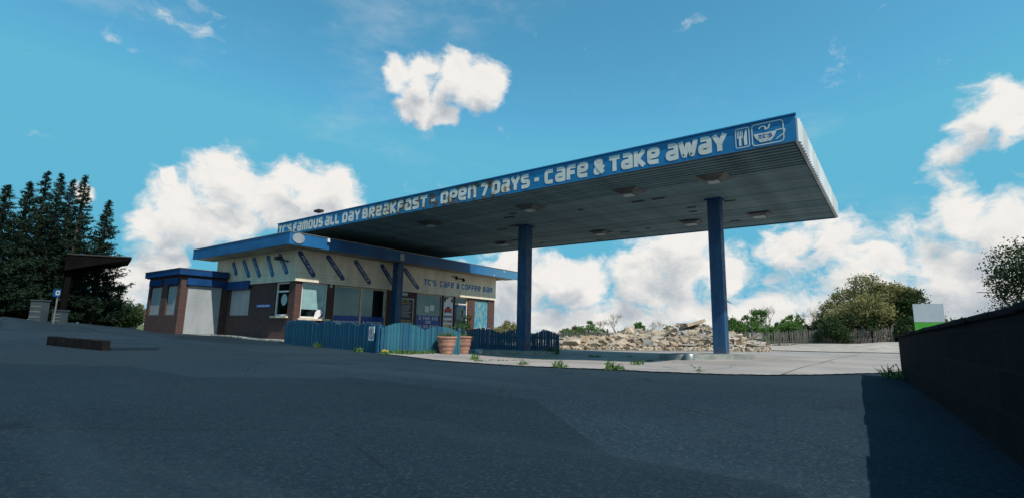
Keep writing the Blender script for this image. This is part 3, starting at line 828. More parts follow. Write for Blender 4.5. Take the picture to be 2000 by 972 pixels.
# canopy lamps hanging under the slats
for (px, py) in ((860, 440), (1045, 408), (1232, 376), (1396, 350)):
    pass
LR = [bp(x, y, 2, C0) for x, y in ((862, 439), (1047, 407), (1236, 376), (1400, 350), (992, 476), (1170, 452), (1345, 430), (1478, 413))]
ROWLAB = ['square tapered canopy lamp under the deep front ribs, above %s' % w for w in ('the fence corner', 'the flowerpots', 'the gravel between the posts', 'the bare post')] + \
         ['square tapered canopy lamp near the rear edge of the slats, %s' % w for w in ('beside the cafe roof', 'past the fence end', 'over the rubble', 'at the white canopy end')]
for i, p in enumerate(LR):
    y = 3.2 if i < 4 else 8.2
    x = p[0]; h = .14 if i < 4 else .09; a, b = (.38, .16) if i < 4 else (.33, .2)
    t_ = thing('canopy_lamp', (x, y, C0 - h), ROWLAB[i], 'lamp', 'lamps under the canopy')
    top = [(x - a, y - a, C0 - .03), (x + a, y - a, C0 - .03), (x + a, y + a, C0 - .03), (x - a, y + a, C0 - .03)]
    bot = [(x - b, y - b, C0 - h), (x + b, y - b, C0 - h), (x + b, y + b, C0 - h), (x - b, y + b, C0 - h)]
    mb = MB()
    for k in range(4): mb.quad(top[k], top[(k + 1) % 4], bot[(k + 1) % 4], bot[k])
    mb.quad(*top)
    obj('housing', mb, M['lamphouse'], t_)
    obj('lens', MB().box(x - b + .02, x + b - .02, y - b + .02, y + b - .02, C0 - h - .02, C0 - h + .005), M['printgrey'], t_)
p = bp(618, 420, 1, CY0)
t_ = thing('floodlight', (p[0], CY0 + .3, C1), 'small grey floodlight perched on the canopy edge above the word all', 'floodlight')
obj('arm', MB().tube((p[0] + .25, CY0 + .3, C1 - .01), (p[0], CY0 + .2, C1 + .26), .02), M['metal'], t_)
obj('lamp_head', MB().box(p[0] - .32, p[0] + .06, CY0 + .05, CY0 + .3, C1 + .24, C1 + .34), M['black'], t_, bevel=.01)

# ------------------------------------------------------------------ cafe building
def wall_mesh(plane, c, th, u0, u1, z0, z1, holes):
    """plane 'x': wall at x=c, u=y;  plane 'y': wall at y=c, u=x; holes (ua,ub,za,zb)"""
    us = sorted({u0, u1, *[h[0] for h in holes], *[h[1] for h in holes]}); zs = sorted({z0, z1, *[h[2] for h in holes], *[h[3] for h in holes]})
    us = [u for u in us if u0 <= u <= u1]; zs = [z for z in zs if z0 <= z <= z1]
    mb = MB()
    def pt(u, z, d): return (c + d, u, z) if plane == 'x' else (u, c + d, z)
    solid = lambda um, zm: not any(h[0] < um < h[1] and h[2] < zm < h[3] for h in holes)
    nu, nz = len(us) - 1, len(zs) - 1
    S = [[solid((us[i] + us[i + 1]) / 2, (zs[j] + zs[j + 1]) / 2) for j in range(nz)] for i in range(nu)]
    for i in range(nu):
        for j in range(nz):
            if not S[i][j]: continue
            a, b, e, f = us[i], us[i + 1], zs[j], zs[j + 1]
            mb.quad(pt(a, e, 0), pt(b, e, 0), pt(b, f, 0), pt(a, f, 0))
            mb.quad(pt(a, e, th), pt(a, f, th), pt(b, f, th), pt(b, e, th))
            if i == 0 or not S[i - 1][j]: mb.quad(pt(a, e, 0), pt(a, f, 0), pt(a, f, th), pt(a, e, th))
            if i == nu - 1 or not S[i + 1][j]: mb.quad(pt(b, e, 0), pt(b, e, th), pt(b, f, th), pt(b, f, 0))
            if j == 0 or not S[i][j - 1]: mb.quad(pt(a, e, 0), pt(a, e, th), pt(b, e, th), pt(b, e, 0))
            if j == nz - 1 or not S[i][j + 1]: mb.quad(pt(a, f, 0), pt(b, f, 0), pt(b, f, th), pt(a, f, th))
    return mb
WX, WY, WXE, WYE = -.99, .99, -8.25, 13.7      # facade x, side wall y, far ends
ZB, ZT = 3.72, 4.19
BAND = 2.45
cafe = thing('roadside_cafe', (-4.5, 7, 0), 'single storey brick cafe with cream cladding and overhanging blue roof edge', 'cafe')
fac_holes = [(1.27, 2.46, .98, BAND), (2.78, 5.66, .42, BAND), (7.5, 9.36, .42, BAND), (9.40, 10.24, .0, BAND), (10.30, 11.36, -.25, BAND), (11.93, 13.12, .78, 2.36)]
side_holes = [(-2.55, -1.48, 1.05, BAND), (-6.6, -4.75, 1.08, 2.24)]
BZ = -.3
obj('front_wall', wall_mesh('x', WX, -.25, WY, WYE, BZ, 3.72, fac_holes), M['brick'], cafe)
obj('side_wall', wall_mesh('y', WY, .25, WXE, WX - .251, BZ, 3.72, side_holes), M['brick'], cafe)
obj('rear_wall', MB().box(WXE, WX - .251, WYE - .25, WYE, BZ, 3.72), M['brick'], cafe)
obj('back_wall', MB().box(WXE, WXE + .25, WY + .251, WYE - .251, BZ, 3.72), M['brick'], cafe)
obj('cafe_floor', MB().box(WXE + .26, WX - .26, WY + .26, WYE - .26, -.1, .02), M['room'], cafe)
obj('partition', MB().box(-4.6, -4.5, WY + .26, WYE - .26, .02, 3.7), M['room'], cafe)
# roof
roof = obj('roof', MB().box(-8.75, -.02, .02, 14.68, ZB + .05, ZT - .01), M['dark'], cafe)
obj('roof_fascia', MB().box(-8.78, 0.0, 0.0, .06, ZB, ZT), M['peel'], roof)
obj('roof_fascia', MB().box(-.06, 0.002, .062, 14.64, ZB, ZT), M['peel'], roof)
obj('roof_fascia', MB().box(-.058, 0.003, 14.642, 14.70, ZB, ZT), M['peel'], roof)
obj('roof_trim', MB().box(-8.8, .02, -.02, .04, ZT + .002, ZT + .03), M['metal'], roof)
obj('roof_trim', MB().box(-.04, .02, .042, 14.72, ZT + .002, ZT + .03), M['metal'], roof)
# soffit boards under the overhang
for (a, b, c_, d_) in ((-8.74, -.062, .062, WY - .03), (WX + .03, -.062, WY - .028, 14.6)):
    obj('soffit_board', MB().box(a, b, c_, d_, ZB + .015, ZB + .045), M['soffit'], roof)
# cream cladding in boards
zb_ = [(2.45, 2.545), (2.555, 2.66), (2.67, 2.785), (2.795, 3.735)]
for i, (a, b) in enumerate(zb_):
    pr = .05 + .012 * (3 - i) if i < 3 else .05
    obj('cladding_board', MB().box(WX + .001, WX + pr, WY - pr, WYE + .03, a, b), M['cream'], cafe)
    obj('cladding_board', MB().box(WXE, WX + .0005, WY - pr, WY - .001, a, b), M['cream'], cafe)
# band sign
nx = WX + .056
tl = bp(827, 556, 0, nx); tr_ = bp(962, 572, 0, nx)
for w, a, b in (("TC'S", 827, 852), ('CAFE', 858.5, 886.5), ('&', 891.5, 897.5), ('COFFEE', 901.5, 939), ('BAR', 943, 962)):
    ya = bp(a, 560, 0, nx)[1]; yb = bp(b, 560, 0, nx)[1]
    obj('lettering', text(MB(), w, (nx, ya, 2.88), Y_, Z_, X_, .31, yb - ya, .24), M['blue_fascia'], cafe)
# diagonal boards on the cladding
def diag(plane, a, b, m_, w=.19):
    a, b = Vector(a), Vector(b)
    n = Vector((1, 0, 0)) if plane == 'x' else Vector((0, -1, 0))
    d = (b - a).normalized(); s = n.cross(d)
    L = (b - a).length
    pts = []
    for (c, sg) in ((b, 1), (a, -1)):
        for i in range(7):
            t = -math.pi / 2 + math.pi * i / 6
            pts.append(c + d * (sg * math.cos(t) * w * .5) + s * (sg * math.sin(t) * w * .5))
    o = obj('diagonal_sign', MB().prism(pts, n * .045), m_, cafe)
    mb = MB(); y = .14; nn = n * .049
    while y < L - .14:
        l = random.uniform(.05, .085); h_ = random.uniform(.05, .07)
        for k in range(random.choice((1, 2))):
            q = a + d * (y + k * l * .5) + nn + n * (.001 * k)
            mb.quad(q - s * h_, q + s * h_ * random.uniform(.2, 1), q + d * l * .42 + s * h_, q + d * l * .42 - s * h_ * random.uniform(.2, 1))
        y += l + .035
    obj('sign_print', mb, M['printgrey'], o)
cx = WX + .052
for (x0, y0, x1, y1) in ((586, 492, 611, 536), (641, 500, 668.5, 543), (695, 511, 720.5, 551), (746, 519, 769, 557), (791, 526, 815, 561)):
    a = bp(x0, y0, 0, cx); b = bp(x1, y1, 0, cx); diag('x', (cx, a[1], min(a[2], 3.58)), (cx, b[1], b[2]), M['blue_dark'])
cyy = WY - .052
for (x0, y0, x1, y1) in ((457, 515, 462, 534), (477, 511, 486.5, 538), (496.5, 506, 507.5, 538), (524.5, 500, 533, 536), (548, 496, 560.5, 531)):
    a = bp(x0, y0, 1, cyy); b = bp(x1, y1, 1, cyy); diag('y', (a[0], cyy, min(a[2], 3.56)), (b[0], cyy, max(b[2], 2.72)), M['blue_fascia'])

def frame_x(name, y0, y1, z0, z1, mats, mullions=(), transoms=(), w=.06, glass=True, depth=-.08, parent=cafe):
    """window frame in the facade opening"""
    mb = MB(); x0, x1 = WX + depth - .06, WX + depth
    mb.box(x0, x1, y0, y0 + w, z0, z1); mb.box(x0, x1, y1 - w, y1, z0, z1)
    mb.box(x0, x1, y0 + w, y1 - w, z1 - w, z1); mb.box(x0, x1, y0 + w, y1 - w, z0, z0 + w)
    for m_ in mullions: mb.box(x0, x1 + .004, m_ - w * .6, m_ + w * .6, z0 + w, z1 - w)
    for z in transoms: mb.box(x0, x1 + .003, y0 + w, y1 - w, z - w * .5, z + w * .5)
    f = obj(name, mb, mats, parent)
    ys = [y0 + w] + sorted(mullions) + [y1 - w]
    if glass:
        for i in range(len(ys) - 1):
            a, b = ys[i] + (w * .6 if i else 0), ys[i + 1] - (w * .6 if i < len(ys) - 2 else 0)
            obj('pane', MB().box(x0 + .025, x0 + .031, a, b, z0 + w, z1 - w), M['glass'], f)
    return f
# window one: white blind, hand-shaped white card
w1 = frame_x('window', 1.27, 2.46, .98, BAND, M['white_frame'], w=.07)
obj('blind', MB().box(WX - .155, WX - .145, 1.32, 2.42, 1.34, 2.42), M['blind'], w1)
obj('sill', MB().box(WX - .1, WX + .12, 1.16, 2.6, .90, .975), M['frame'], w1)
obj('poster', MB().box(WX - .075, WX - .07, 2.06, 2.33, 1.05, 1.35), M['blue_sign'], w1)
mb = MB(); q0 = Vector((WX + .02, 0, 0))
mb.prism([q0 + Vector((0, y, z)) for y, z in ((1.86, .98), (1.92, .84), (2.02, .92), (2.06, 1.02), (2.16, 1.10), (2.28, 1.22), (2.20, 1.34), (2.02, 1.34), (1.93, 1.24))], (.03, 0, 0))
o = obj('window_card', mb, M['paper'], w1)
# big double window
w2_ = frame_x('window', 2.78, 5.66, .42, BAND, M['frame'], mullions=(4.22,), w=.07)
obj('net_curtain', MB().box(WX - .24, WX - .225, 2.86, 4.95, .9, 2.4), mat('grey_net_curtain', (.03, .06, .062), .9, .35, 2), w2_)
for (a, b) in ((2.86, 4.16), (4.28, 5.58)):
    obj('vinyl_strip', MB().box(WX - .112, WX - .108, a, b, .44, 1.16), M['blue_sign'], w2_)
for w, a, b in (('BREAKFAST', 2.88, 4.14), ('&', 4.40, 4.52), ('COFFEE', 4.62, 5.46)):
    obj('lettering', text(MB(), w, (WX - .104, a, .74), Y_, Z_, X_, .19, b - a, .20), M['white_paint'], w2_)
# menu board
mbx = WX + .03
y0, y1, z0, z1 = 6.15, 7.28, .90, 2.13
board = obj('menu_board', MB().box(WX + .002, mbx, y0, y1, z0, z1), mat('menu_board_black', (.016, .02, .026), .5, .2), cafe)
mb = MB()
outline(mb, [Vector((mbx + .003, a, b)) for a, b in ((y0, z0), (y1, z0), (y1, z1), (y0, z1))], [Vector((mbx + .003, a, b)) for a, b in ((y0 + .05, z0 + .05), (y1 - .05, z0 + .05), (y1 - .05, z1 - .05), (y0 + .05, z1 - .05))])
for i in range(8):
    z = 1.74 - i * .075; hw = random.uniform(.18, .40); c = (y0 + y1) / 2; y = c - hw
    while y < c + hw:
        l = random.uniform(.05, .13); mb.quad((mbx + .004, y, z), (mbx + .004, y + l, z), (mbx + .004, y + l, z + .035), (mbx + .004, y, z + .035)); y += l + .03
obj('board_print', mb, M['printgrey'], board)
gold = M['yellow']
obj('board_heading', text(text(text(MB(), "TC'S", (mbx + .004, 6.45, 1.95), Y_, Z_, X_, .11, .5, .2), 'BREAKFAST', (mbx + .004, 6.3, 1.84), Y_, Z_, X_, .07, .82, .2), 'ONLY £5.50'.replace('ONLY ', '') , (mbx + .004, 6.5, .98), Y_, Z_, X_, .1, .6, .2), gold, board)
obj('wall_plaque', MB().box(WX + .002, WX + .03, 6.2, 6.85, 2.24, 2.40), M['printgrey'], cafe)
# window with price poster
w3 = frame_x('window', 7.5, 9.36, .42, BAND, M['frame'], w=.06)
obj('net_curtain', MB().box(WX - .24, WX - .225, 7.57, 9.3, 1.2, 2.4), mat('grey_green_curtain', (.05, .09, .09), .9, .3, 2), w3)
obj('vinyl_strip', MB().box(WX - .112, WX - .108, 7.57, 9.29, .44, 1.34), M['blue_sign'], w3)
for w, a, b, z in (('2 FOR £10', 7.78, 9.10, 1.12), ('OR', 8.24, 8.62, .92), ('£5.50 EACH', 7.66, 9.22, .70)):
    obj('lettering', text(MB(), w, (WX - .104, a, z), Y_, Z_, X_, .16, b - a, .19), M['white_paint'], w3)
for (y, z) in ((8.16, 1.52), (8.52, 1.60)):
    obj('paper_notice', MB().box(WX - .106, WX - .103, y, y + .30, z, z + .30), M['paper'], w3)
# ice cream banner in the door side panel
w4 = frame_x('door_side_panel', 9.40, 10.24, .0, BAND, M['frame'], w=.07)
bx = WX - .055
bn = obj('banner', MB().box(bx - .006, bx, 9.48, 10.16, .2, 2.38), M['paper'], w4)
mb = MB()
for (y, z, a, b) in ((9.56, 2.25, .08, .14), (10.09, 2.22, .07, .12), (9.72, 2.33, .1, .05)): disc(mb, (bx + .002, y, z), Y_, Z_, a, b, 14)
for (y, z) in ((9.62, 1.62), (10.0, 1.62)): disc(mb, (bx + .002, y, z), Y_, Z_, .08, .1, 14)
disc(mb, (bx + .002, 9.82, 1.72), Y_, Z_, .17, .17, 18)
for k in range(8): mb.quad((bx + .002, 9.50 + k * .082, 1.28), (bx + .002, 9.56 + k * .082, 1.28), (bx + .002, 9.56 + k * .082, 1.41), (bx + .002, 9.50 + k * .082, 1.41))
obj('banner_print', mb, M['black'], bn)
obj('banner_lettering', text(MB(), 'ICE CREAM', (bx + .002, 9.52, 1.03), Y_, Z_, X_, .13, .6, .24), M['brown'], bn)
mb = MB(); disc(mb, (bx + .004, 9.82, 1.70), Y_, Z_, .29, .09, 20)
obj('banner_emblem', mb, M['red'], bn)
obj('banner_print', (lambda m_: (disc(m_, (bx + .003, 9.66, .72), Y_, Z_, .13, .22, 16), m_)[1])(MB()), M['pink'], bn)
obj('banner_print', (lambda m_: (disc(m_, (bx + .0035, 9.98, .72), Y_, Z_, .13, .22, 16), m_)[1])(MB()), M['brown'], bn)
obj('banner_print', (lambda m_: (disc(m_, (bx + .004, 9.82, .84), Y_, Z_, .12, .12, 16), m_)[1])(MB()), M['yellow'], bn)
obj('banner_print', (lambda m_: (m_.tri((bx + .005, 9.68, .74), (bx + .005, 9.82, .24), (bx + .005, 9.96, .74)), m_)[1])(MB()), M['cone'], bn)
# door
dr = frame_x('door', 10.30, 11.36, -.25, BAND, M['frame'], transoms=(2.06,), w=.07, glass=False)
dx = WX - .12
lf = obj('door_leaf', (lambda m_: (m_.box(dx, dx + .045, 10.38, 10.50, -.2, 2.02), m_.box(dx, dx + .045, 11.16, 11.28, -.2, 2.02), m_.box(dx, dx + .045, 10.5, 11.16, 1.92, 2.02), m_.box(dx, dx + .045, 10.5, 11.16, -.2, .85), m_)[4])(MB()), M['blue_dark'], dr)
obj('pane', MB().box(dx + .015, dx + .02, 10.5, 11.16, .85, 1.92), M['glass'], dr)
obj('pane', MB().box(dx + .015, dx + .02, 10.38, 11.28, 2.10, 2.38), M['glass'], dr)
obj('door_handle', MB().box(dx + .05, dx + .09, 11.05, 11.09, 1.35, 1.75), M['metal'], dr)
obj('door_notice', MB().box(dx + .047, dx + .05, 10.72, 10.92, .62, .76), M['paper'], dr)
# boarded window
w5 = obj('boarded_window', MB().box(WX - .12, WX - .05, 11.93, 13.12, .78, 2.36), M['board'], cafe)
obj('sill', MB().box(WX - .1, WX + .1, 11.86, 13.22, .70, .775), M['white_frame'], w5)
# side wall windows
sy_ = WY + .06
def frame_y(x0, x1, z0, z1, m_, transoms=(), w=.07):
    mb = MB(); a, b = sy_, sy_ + .06
    mb.box(x0, x0 + w, a, b, z0, z1); mb.box(x1 - w, x1, a, b, z0, z1); mb.box(x0 + w, x1 - w, a, b, z1 - w, z1); mb.box(x0 + w, x1 - w, a, b, z0, z0 + w)
    for z in transoms: mb.box(x0 + w, x1 - w, a - .003, b, z - w * .5, z + w * .5)
    return obj('window', mb, m_, cafe)
w6 = frame_y(-2.55, -1.48, 1.05, BAND - .002, M['white_frame'], (2.06,))
obj('pane', MB().box(-2.48, -1.55, sy_ + .03, sy_ + .036, 1.12, BAND - .07), M['glass'], w6)
obj('sill', MB().box(-2.65, -1.38, WY - .1, WY + .1, .97, 1.045), M['frame'], w6)
mb = MB(); disc(mb, (-1.95, sy_ + .027, 1.72), X_, Z_, .24, .24, 20)
obj('window_sticker', mb, M['printgrey'], w6)
w7 = obj('roller_shutter_window', MB().box(-6.6, -4.75, WY + .04, WY + .09, 1.08, 2.24), M['shutter'], cafe)
for k in range(14): obj('slat', MB().box(-6.57, -4.78, WY + .024, WY + .039, 1.1 + k * .081, 1.1 + k * .081 + .07), M['shutter'], w7)
obj('blue_sign_panel', MB().box(-6.85, -4.66, WY - .16, WY - .075, 2.25, 2.62), M['blue_dark'], cafe)
sg = obj('wall_sign', MB().box(-4.0, -2.78, WY - .03, WY - .001, 1.40, 1.56), M['blue_sign'], cafe)
mb = MB(); x = -3.9
while x < -2.95:
    l = random.uniform(.06, .16); mb.quad((x, WY - .033, 1.45), (x + l, WY - .033, 1.45), (x + l, WY - .033, 1.51), (x, WY - .033, 1.51)); x += l + .04
obj('sign_print', mb, M['paper'], sg)
# bits on the roof edge and walls
mb = MB(); c = bp(584, 461, 0, .03); mb.prism([(.005, c[1] + .25 * math.cos(t * math.pi / 12), 3.98 + .20 * math.sin(t * math.pi / 12)) for t in range(24)], (.03, 0, 0))
obj('round_plate', mb, mat('faded_grey_plate', (.27, .31, .36), .6, .2), cafe)
c = bp(641.5, 470, 0, .02); obj('roof_edge_lamp', MB().box(.004, .10, c[1] - .06, c[1] + .06, c[2] - .08, c[2] + .08), M['white_frame'], cafe, bevel=.02)
c = bp(785, 502, 0, .02); obj('junction_box', MB().box(.004, .06, c[1] - .13, c[1] + .13, c[2] - .16, c[2] + .16), M['shutter'], cafe, bevel=.01)
c = bp(647, 558, 0, WX + .05); obj('alarm_lamp', MB().box(WX + .002, WX + .08, c[1] - .04, c[1] + .04, c[2] - .07, c[2] + .07), M['printgrey'], cafe)
for (y, z) in ((9.95, 3.52), (10.5, 3.46)):
    obj('spotlight', MB().tube((WX + .05, y, z), (WX + .3, y + .02, z - .05), .03).tube((WX + .28, y + .02, z), (WX + .36, y + .05, z - .16), .07, .09, 12), M['black'], cafe)
c = bp(563, 510, 1, WY - .05)
obj('camera_bracket', MB().tube((c[0], WY - .05, c[2]), (c[0], WY - .4, c[2] + .06), .03).box(c[0] - .12, c[0] + .1, WY - .6, WY - .34, c[2], c[2] + .14), M['black'], cafe)

# garage block on the cafe's side
GX, GY = -6.9, -1.02
gxe = -10.9
block = thing('brick_garage', (-9, 0, .2), 'low brick garage with blue flat roof and grey roller shutter joined to the cafe', 'garage')
gz = .0
obj('shutter_wall', wall_mesh('x', GX, -.22, GY, WY - .001, gz, 2.78, [(-.72, .72, gz, 2.36)]), M['brick'], block)
hol = [(-10.55, -9.35, 1.0, 2.30), (-8.95, -7.75, 1.0, 2.30)]
hol = []
for (xa, xb) in ((292, 313), (324, 343)):
    a = bp(xa, 590, 1, GY)[0]; b = bp(xb, 590, 1, GY)[0]; hol.append((a, b, 1.02, 2.34))
gxe = bp(286, 600, 1, GY)[0]
obj('window_wall', wall_mesh('y', GY, .22, gxe, GX - .221, gz, 2.78, hol), M['brick'], block)
obj('rear_wall', MB().box(gxe, gxe + .22, GY + .221, WY - .001, gz, 2.78), M['brick'], block)
rf = obj('roof', MB().box(gxe - .2, GX + .17, GY - .17, WY - .12, 2.80, 3.06), M['blue_dark'], block, bevel=.01)
obj('roof_trim', MB().box(gxe - .22, GX + .19, GY - .19, WY - .13, 3.063, 3.09), M['metal'], rf)
obj('drip_edge', MB().box(gxe - .1, GX + .1, GY - .1, WY - .13, 2.765, 2.797), M['dark'], rf)
sh = obj('roller_shutter', MB().box(GX - .1, GX - .07, -.72, .72, gz, 2.36), M['shutter'], block)
for k in range(26): obj('slat', MB().box(GX - .069, GX - .052, -.70, .70, .22 + k * .082, .22 + k * .082 + .068), M['shutter'], sh)
obj('blue_sign_panel', MB().box(GX + .002, GX + .08, GY + .2, .80, 2.38, 2.68), M['blue_dark'], block)
for (a, b, c_, d_) in hol:
    w_ = obj('window', MB().box(a, b, GY + .07, GY + .10, c_, d_), M['shutter'], block)
    for k in range(15): obj('slat', MB().box(a + .03, b - .03, GY + .055, GY + .069, c_ + .04 + k * .083, c_ + .04 + k * .083 + .07), M['shutter'], w_)
    obj('blue_sign_panel', MB().box(a - .08, b + .08, GY - .09, GY - .002, 2.40, 2.68), M['blue_dark'], block)
# pavement kerb along the side wall
mb = MB(); n = 26
for i in range(n):
    x0 = -6.85 + i * (6.3 / n); x1 = x0 + 6.3 / n - .012
    z = g((x0 + x1) / 2, .6) + .05 + random.uniform(-.008, .008)
    o = obj('kerb_stone', MB().box(x0, x1, .42 + random.uniform(-.02, .02), WY - .003, z - .25, z), M['kerb'], None)
    if i == 0: pav = thing('pavement_kerb', (-3.7, .6, .1), 'narrow pale stone kerb along the foot of the cafe side wall', 'kerb')
    adopt(o, pav)

# ------------------------------------------------------------------ picket fences
def board_mesh(m_, top):
    mb = MB(); w = .088
    prof = [(-w / 2, 0), (w / 2, 0), (w / 2, .985 - .02 * top), (w * .3, 1.0), (-w * .3, 1.0), (-w / 2, .985 - .02 * top)]
    mb.prism([(a, 0, b) for a, b in prof], (0, .02, 0))
    me = mb.mesh('fence_board'); me.materials.append(m_)
    b2 = bmesh.new(); b2.from_mesh(me); bmesh.ops.recalc_face_normals(b2, faces=b2.faces); b2.to_mesh(me); b2.free()
    return me
BM = [board_mesh(M[k], t) for k in ('fence', 'fence_b', 'fence_c') for t in (0, 1)]
def fence(p0, p1, px0, px1, panels, label, weights, hbase=.80, hook=None):
    a, b = Vector((p0[0], p0[1])), Vector((p1[0], p1[1])); L = (b - a).length; d = (b - a) / L
    rot = math.atan2(d.y, d.x)
    mid = (a + b) / 2
    root = thing('picket_fence', (mid.x, mid.y, g(mid.x, mid.y)), label, 'fence')
    def frac(px):                                       # column -> fraction along the run
        v = ray(px, 660); A = np.array([[d.x, -v[0]], [d.y, -v[1]]])
        s = np.linalg.solve(A, np.array([CAM[0] - a.x, CAM[1] - a.y]))[0]; return s
    pn = [(frac(x0), frac(x1), h0, h1) for (x0, x1, h0, h1) in panels]
    n = int(L / .092); s = .05
    for i in range(n):
        s = (i + .5) * L / n
        q = a + d * s
        h = hbase * .86
        for (f0, f1, h0, h1) in pn:
            if f0 <= s <= f1:
                t = (s - f0) / (f1 - f0); h = h0 + (h1 - h0) * math.sin(math.pi * t) ** .7
        z = g(q.x, q.y) + random.uniform(.0, .008)
        o = bpy.data.objects.new('fence_board', random.choices(BM, [w for w in weights for _ in (0, 1)])[0]); COL.objects.link(o)
        o.location = (q.x + d.y * .005 * (i % 2), q.y - d.x * .005 * (i % 2), z); o.rotation_euler = (random.gauss(0, .004), random.gauss(0, .006), rot + random.gauss(0, .01)); o.scale = (random.uniform(.95, 1.02), 1, h + random.gauss(0, .004))
        adopt(o, root)
    nrm = Vector((-d.y, d.x))
    for hh in (.22, .58):
        mb = MB(); k = 8
        for i in range(k):
            qa, qb = a + d * (L * i / k), a + d * (L * (i + 1) / k)
            for (u, w) in ((qa, qb),):
                za, zb2 = g(u.x, u.y) + hh, g(w.x, w.y) + hh
                pts = [(u.x + nrm.x * .022, u.y + nrm.y * .022, za), (u.x + nrm.x * .06, u.y + nrm.y * .06, za), (u.x + nrm.x * .06, u.y + nrm.y * .06, za + .07), (u.x + nrm.x * .022, u.y + nrm.y * .022, za + .07)]
                mb.prism(pts, (w.x - u.x, w.y - u.y, zb2 - za))
        obj('rail', mb, M['fence_c'], root)
    k = max(2, int(L / 1.9) + 1)
    for i in range(k):
        q = a + d * (L * i / (k - 1)) + nrm * .11
        z = g(q.x, q.y); obj('fence_post', MB().box(q.x - .045, q.x + .045, q.y - .045, q.y + .045, z - .1, z + .74), M['fence_c'], root)
    return root, a, d
fA, fK = gp(554, 669.5), gp(733, 688)
fA2, fK2 = Vector((fA[0], fA[1])), Vector((fK[0], fK[1]))
fr1, a1, d1 = fence(fA, fK, 554, 733, [(554, 620, .72, .86), (620, 658, .72, .82), (658, 697, .68, .78), (697, 733, .68, .78)],
      'long turquoise picket fence run along the tarmac from the cafe corner, carrying the speed sign', (.55, .1, .35))
fB, fE = gp(742, 689), gd(899, 15.4)
fence(fB, fE, 742, 899, [(742, 829, .62, .80), (829, 899, .62, .78)], 'turquoise picket fence in front of the cafe windows with flaking light boards', (.45, .5, .05))
fF, fH = gd(912, 20.9), gd(1089, 20.3)
fence(fF, fH, 912, 1089, [(912, 978, .74, .92), (978, 1042, .74, .92), (1042, 1089, .72, .92)], 'dark blue picket fence in the canopy shade behind the canopy post', (.45, .05, .5))
# speed sign on the fence corner
sc_ = fA2.lerp(fK2, .985); dv = (fK2 - fA2).normalized(); nv = Vector((dv.y, -dv.x, 0)); U3 = Vector((dv.x, dv.y, 0))
lo, hi = .30, .68
zc = g(sc_.x, sc_.y) + .5
cS = Vector((sc_.x, sc_.y, zc)) - U3 * .10 + nv * .035
t_ = thing('speed_limit_sign', tuple(cS), 'small white square sign with red ring and black number five on fence', 'sign')
obj('plate', MB().prism(round_rect(cS, U3, Z_, .30, .38, .015), nv * .012), M['paper'], t_)
mb = MB(); ring(mb, cS + nv * .015, U3, Z_, .112, .138); obj('red_ring', mb, M['red'], t_)
obj('numeral', text(MB(), '5', cS + nv * .016 - U3 * .045 - Z_ * .035, U3, Z_, nv, .12, .085, .22), M['black'], t_)
mb = MB()
for k in range(3): 
    q = cS + nv * .016 - U3 * .035 + U3 * (k * .026) - Z_ * .075; mb.quad(q, q + U3 * .018, q + U3 * .018 + Z_ * .022, q + Z_ * .022)
obj('unit_print', mb, M['black'], t_)

# ------------------------------------------------------------------ plants: helper for blades and leaves
def blades(mb, c, n, r, h, w=.012, lean=.5):
    for _ in range(n):
        t = random.uniform(0, 6.283); rr = r * math.sqrt(random.random())
        b = Vector((c[0] + rr * math.cos(t), c[1] + rr * math.sin(t), c[2]))
        hh = h * random.uniform(.5, 1); l = Vector((random.gauss(0, lean), random.gauss(0, lean), 1)).normalized()
        s = Vector((random.gauss(0, 1), random.gauss(0, 1), 0)).normalized() * w
        m_ = b + l * hh * .55; e = b + l * hh + Vector((l.x, l.y, -.2)) * hh * .25
        mb.quad(b - s, b + s, m_ + s * .8, m_ - s * .8); mb.tri(m_ - s * .8, m_ + s * .8, e)
def leafballs(mb, c, r, n, leaf, rng=random):
    for _ in range(n):
        v = Vector((rng.gauss(0, 1), rng.gauss(0, 1), rng.gauss(0, 1))).normalized() * (r * rng.random() ** .4)
        p = Vector(c) + v
        a = Vector((rng.gauss(0, 1), rng.gauss(0, 1), rng.gauss(0, .7))).normalized(); b = a.orthogonal().normalized()
        l = leaf * rng.uniform(.6, 1.3)
        mb.quad(p, p + (a + b * .45) * l * .5, p + a * l, p + (a - b * .45) * l * .5)
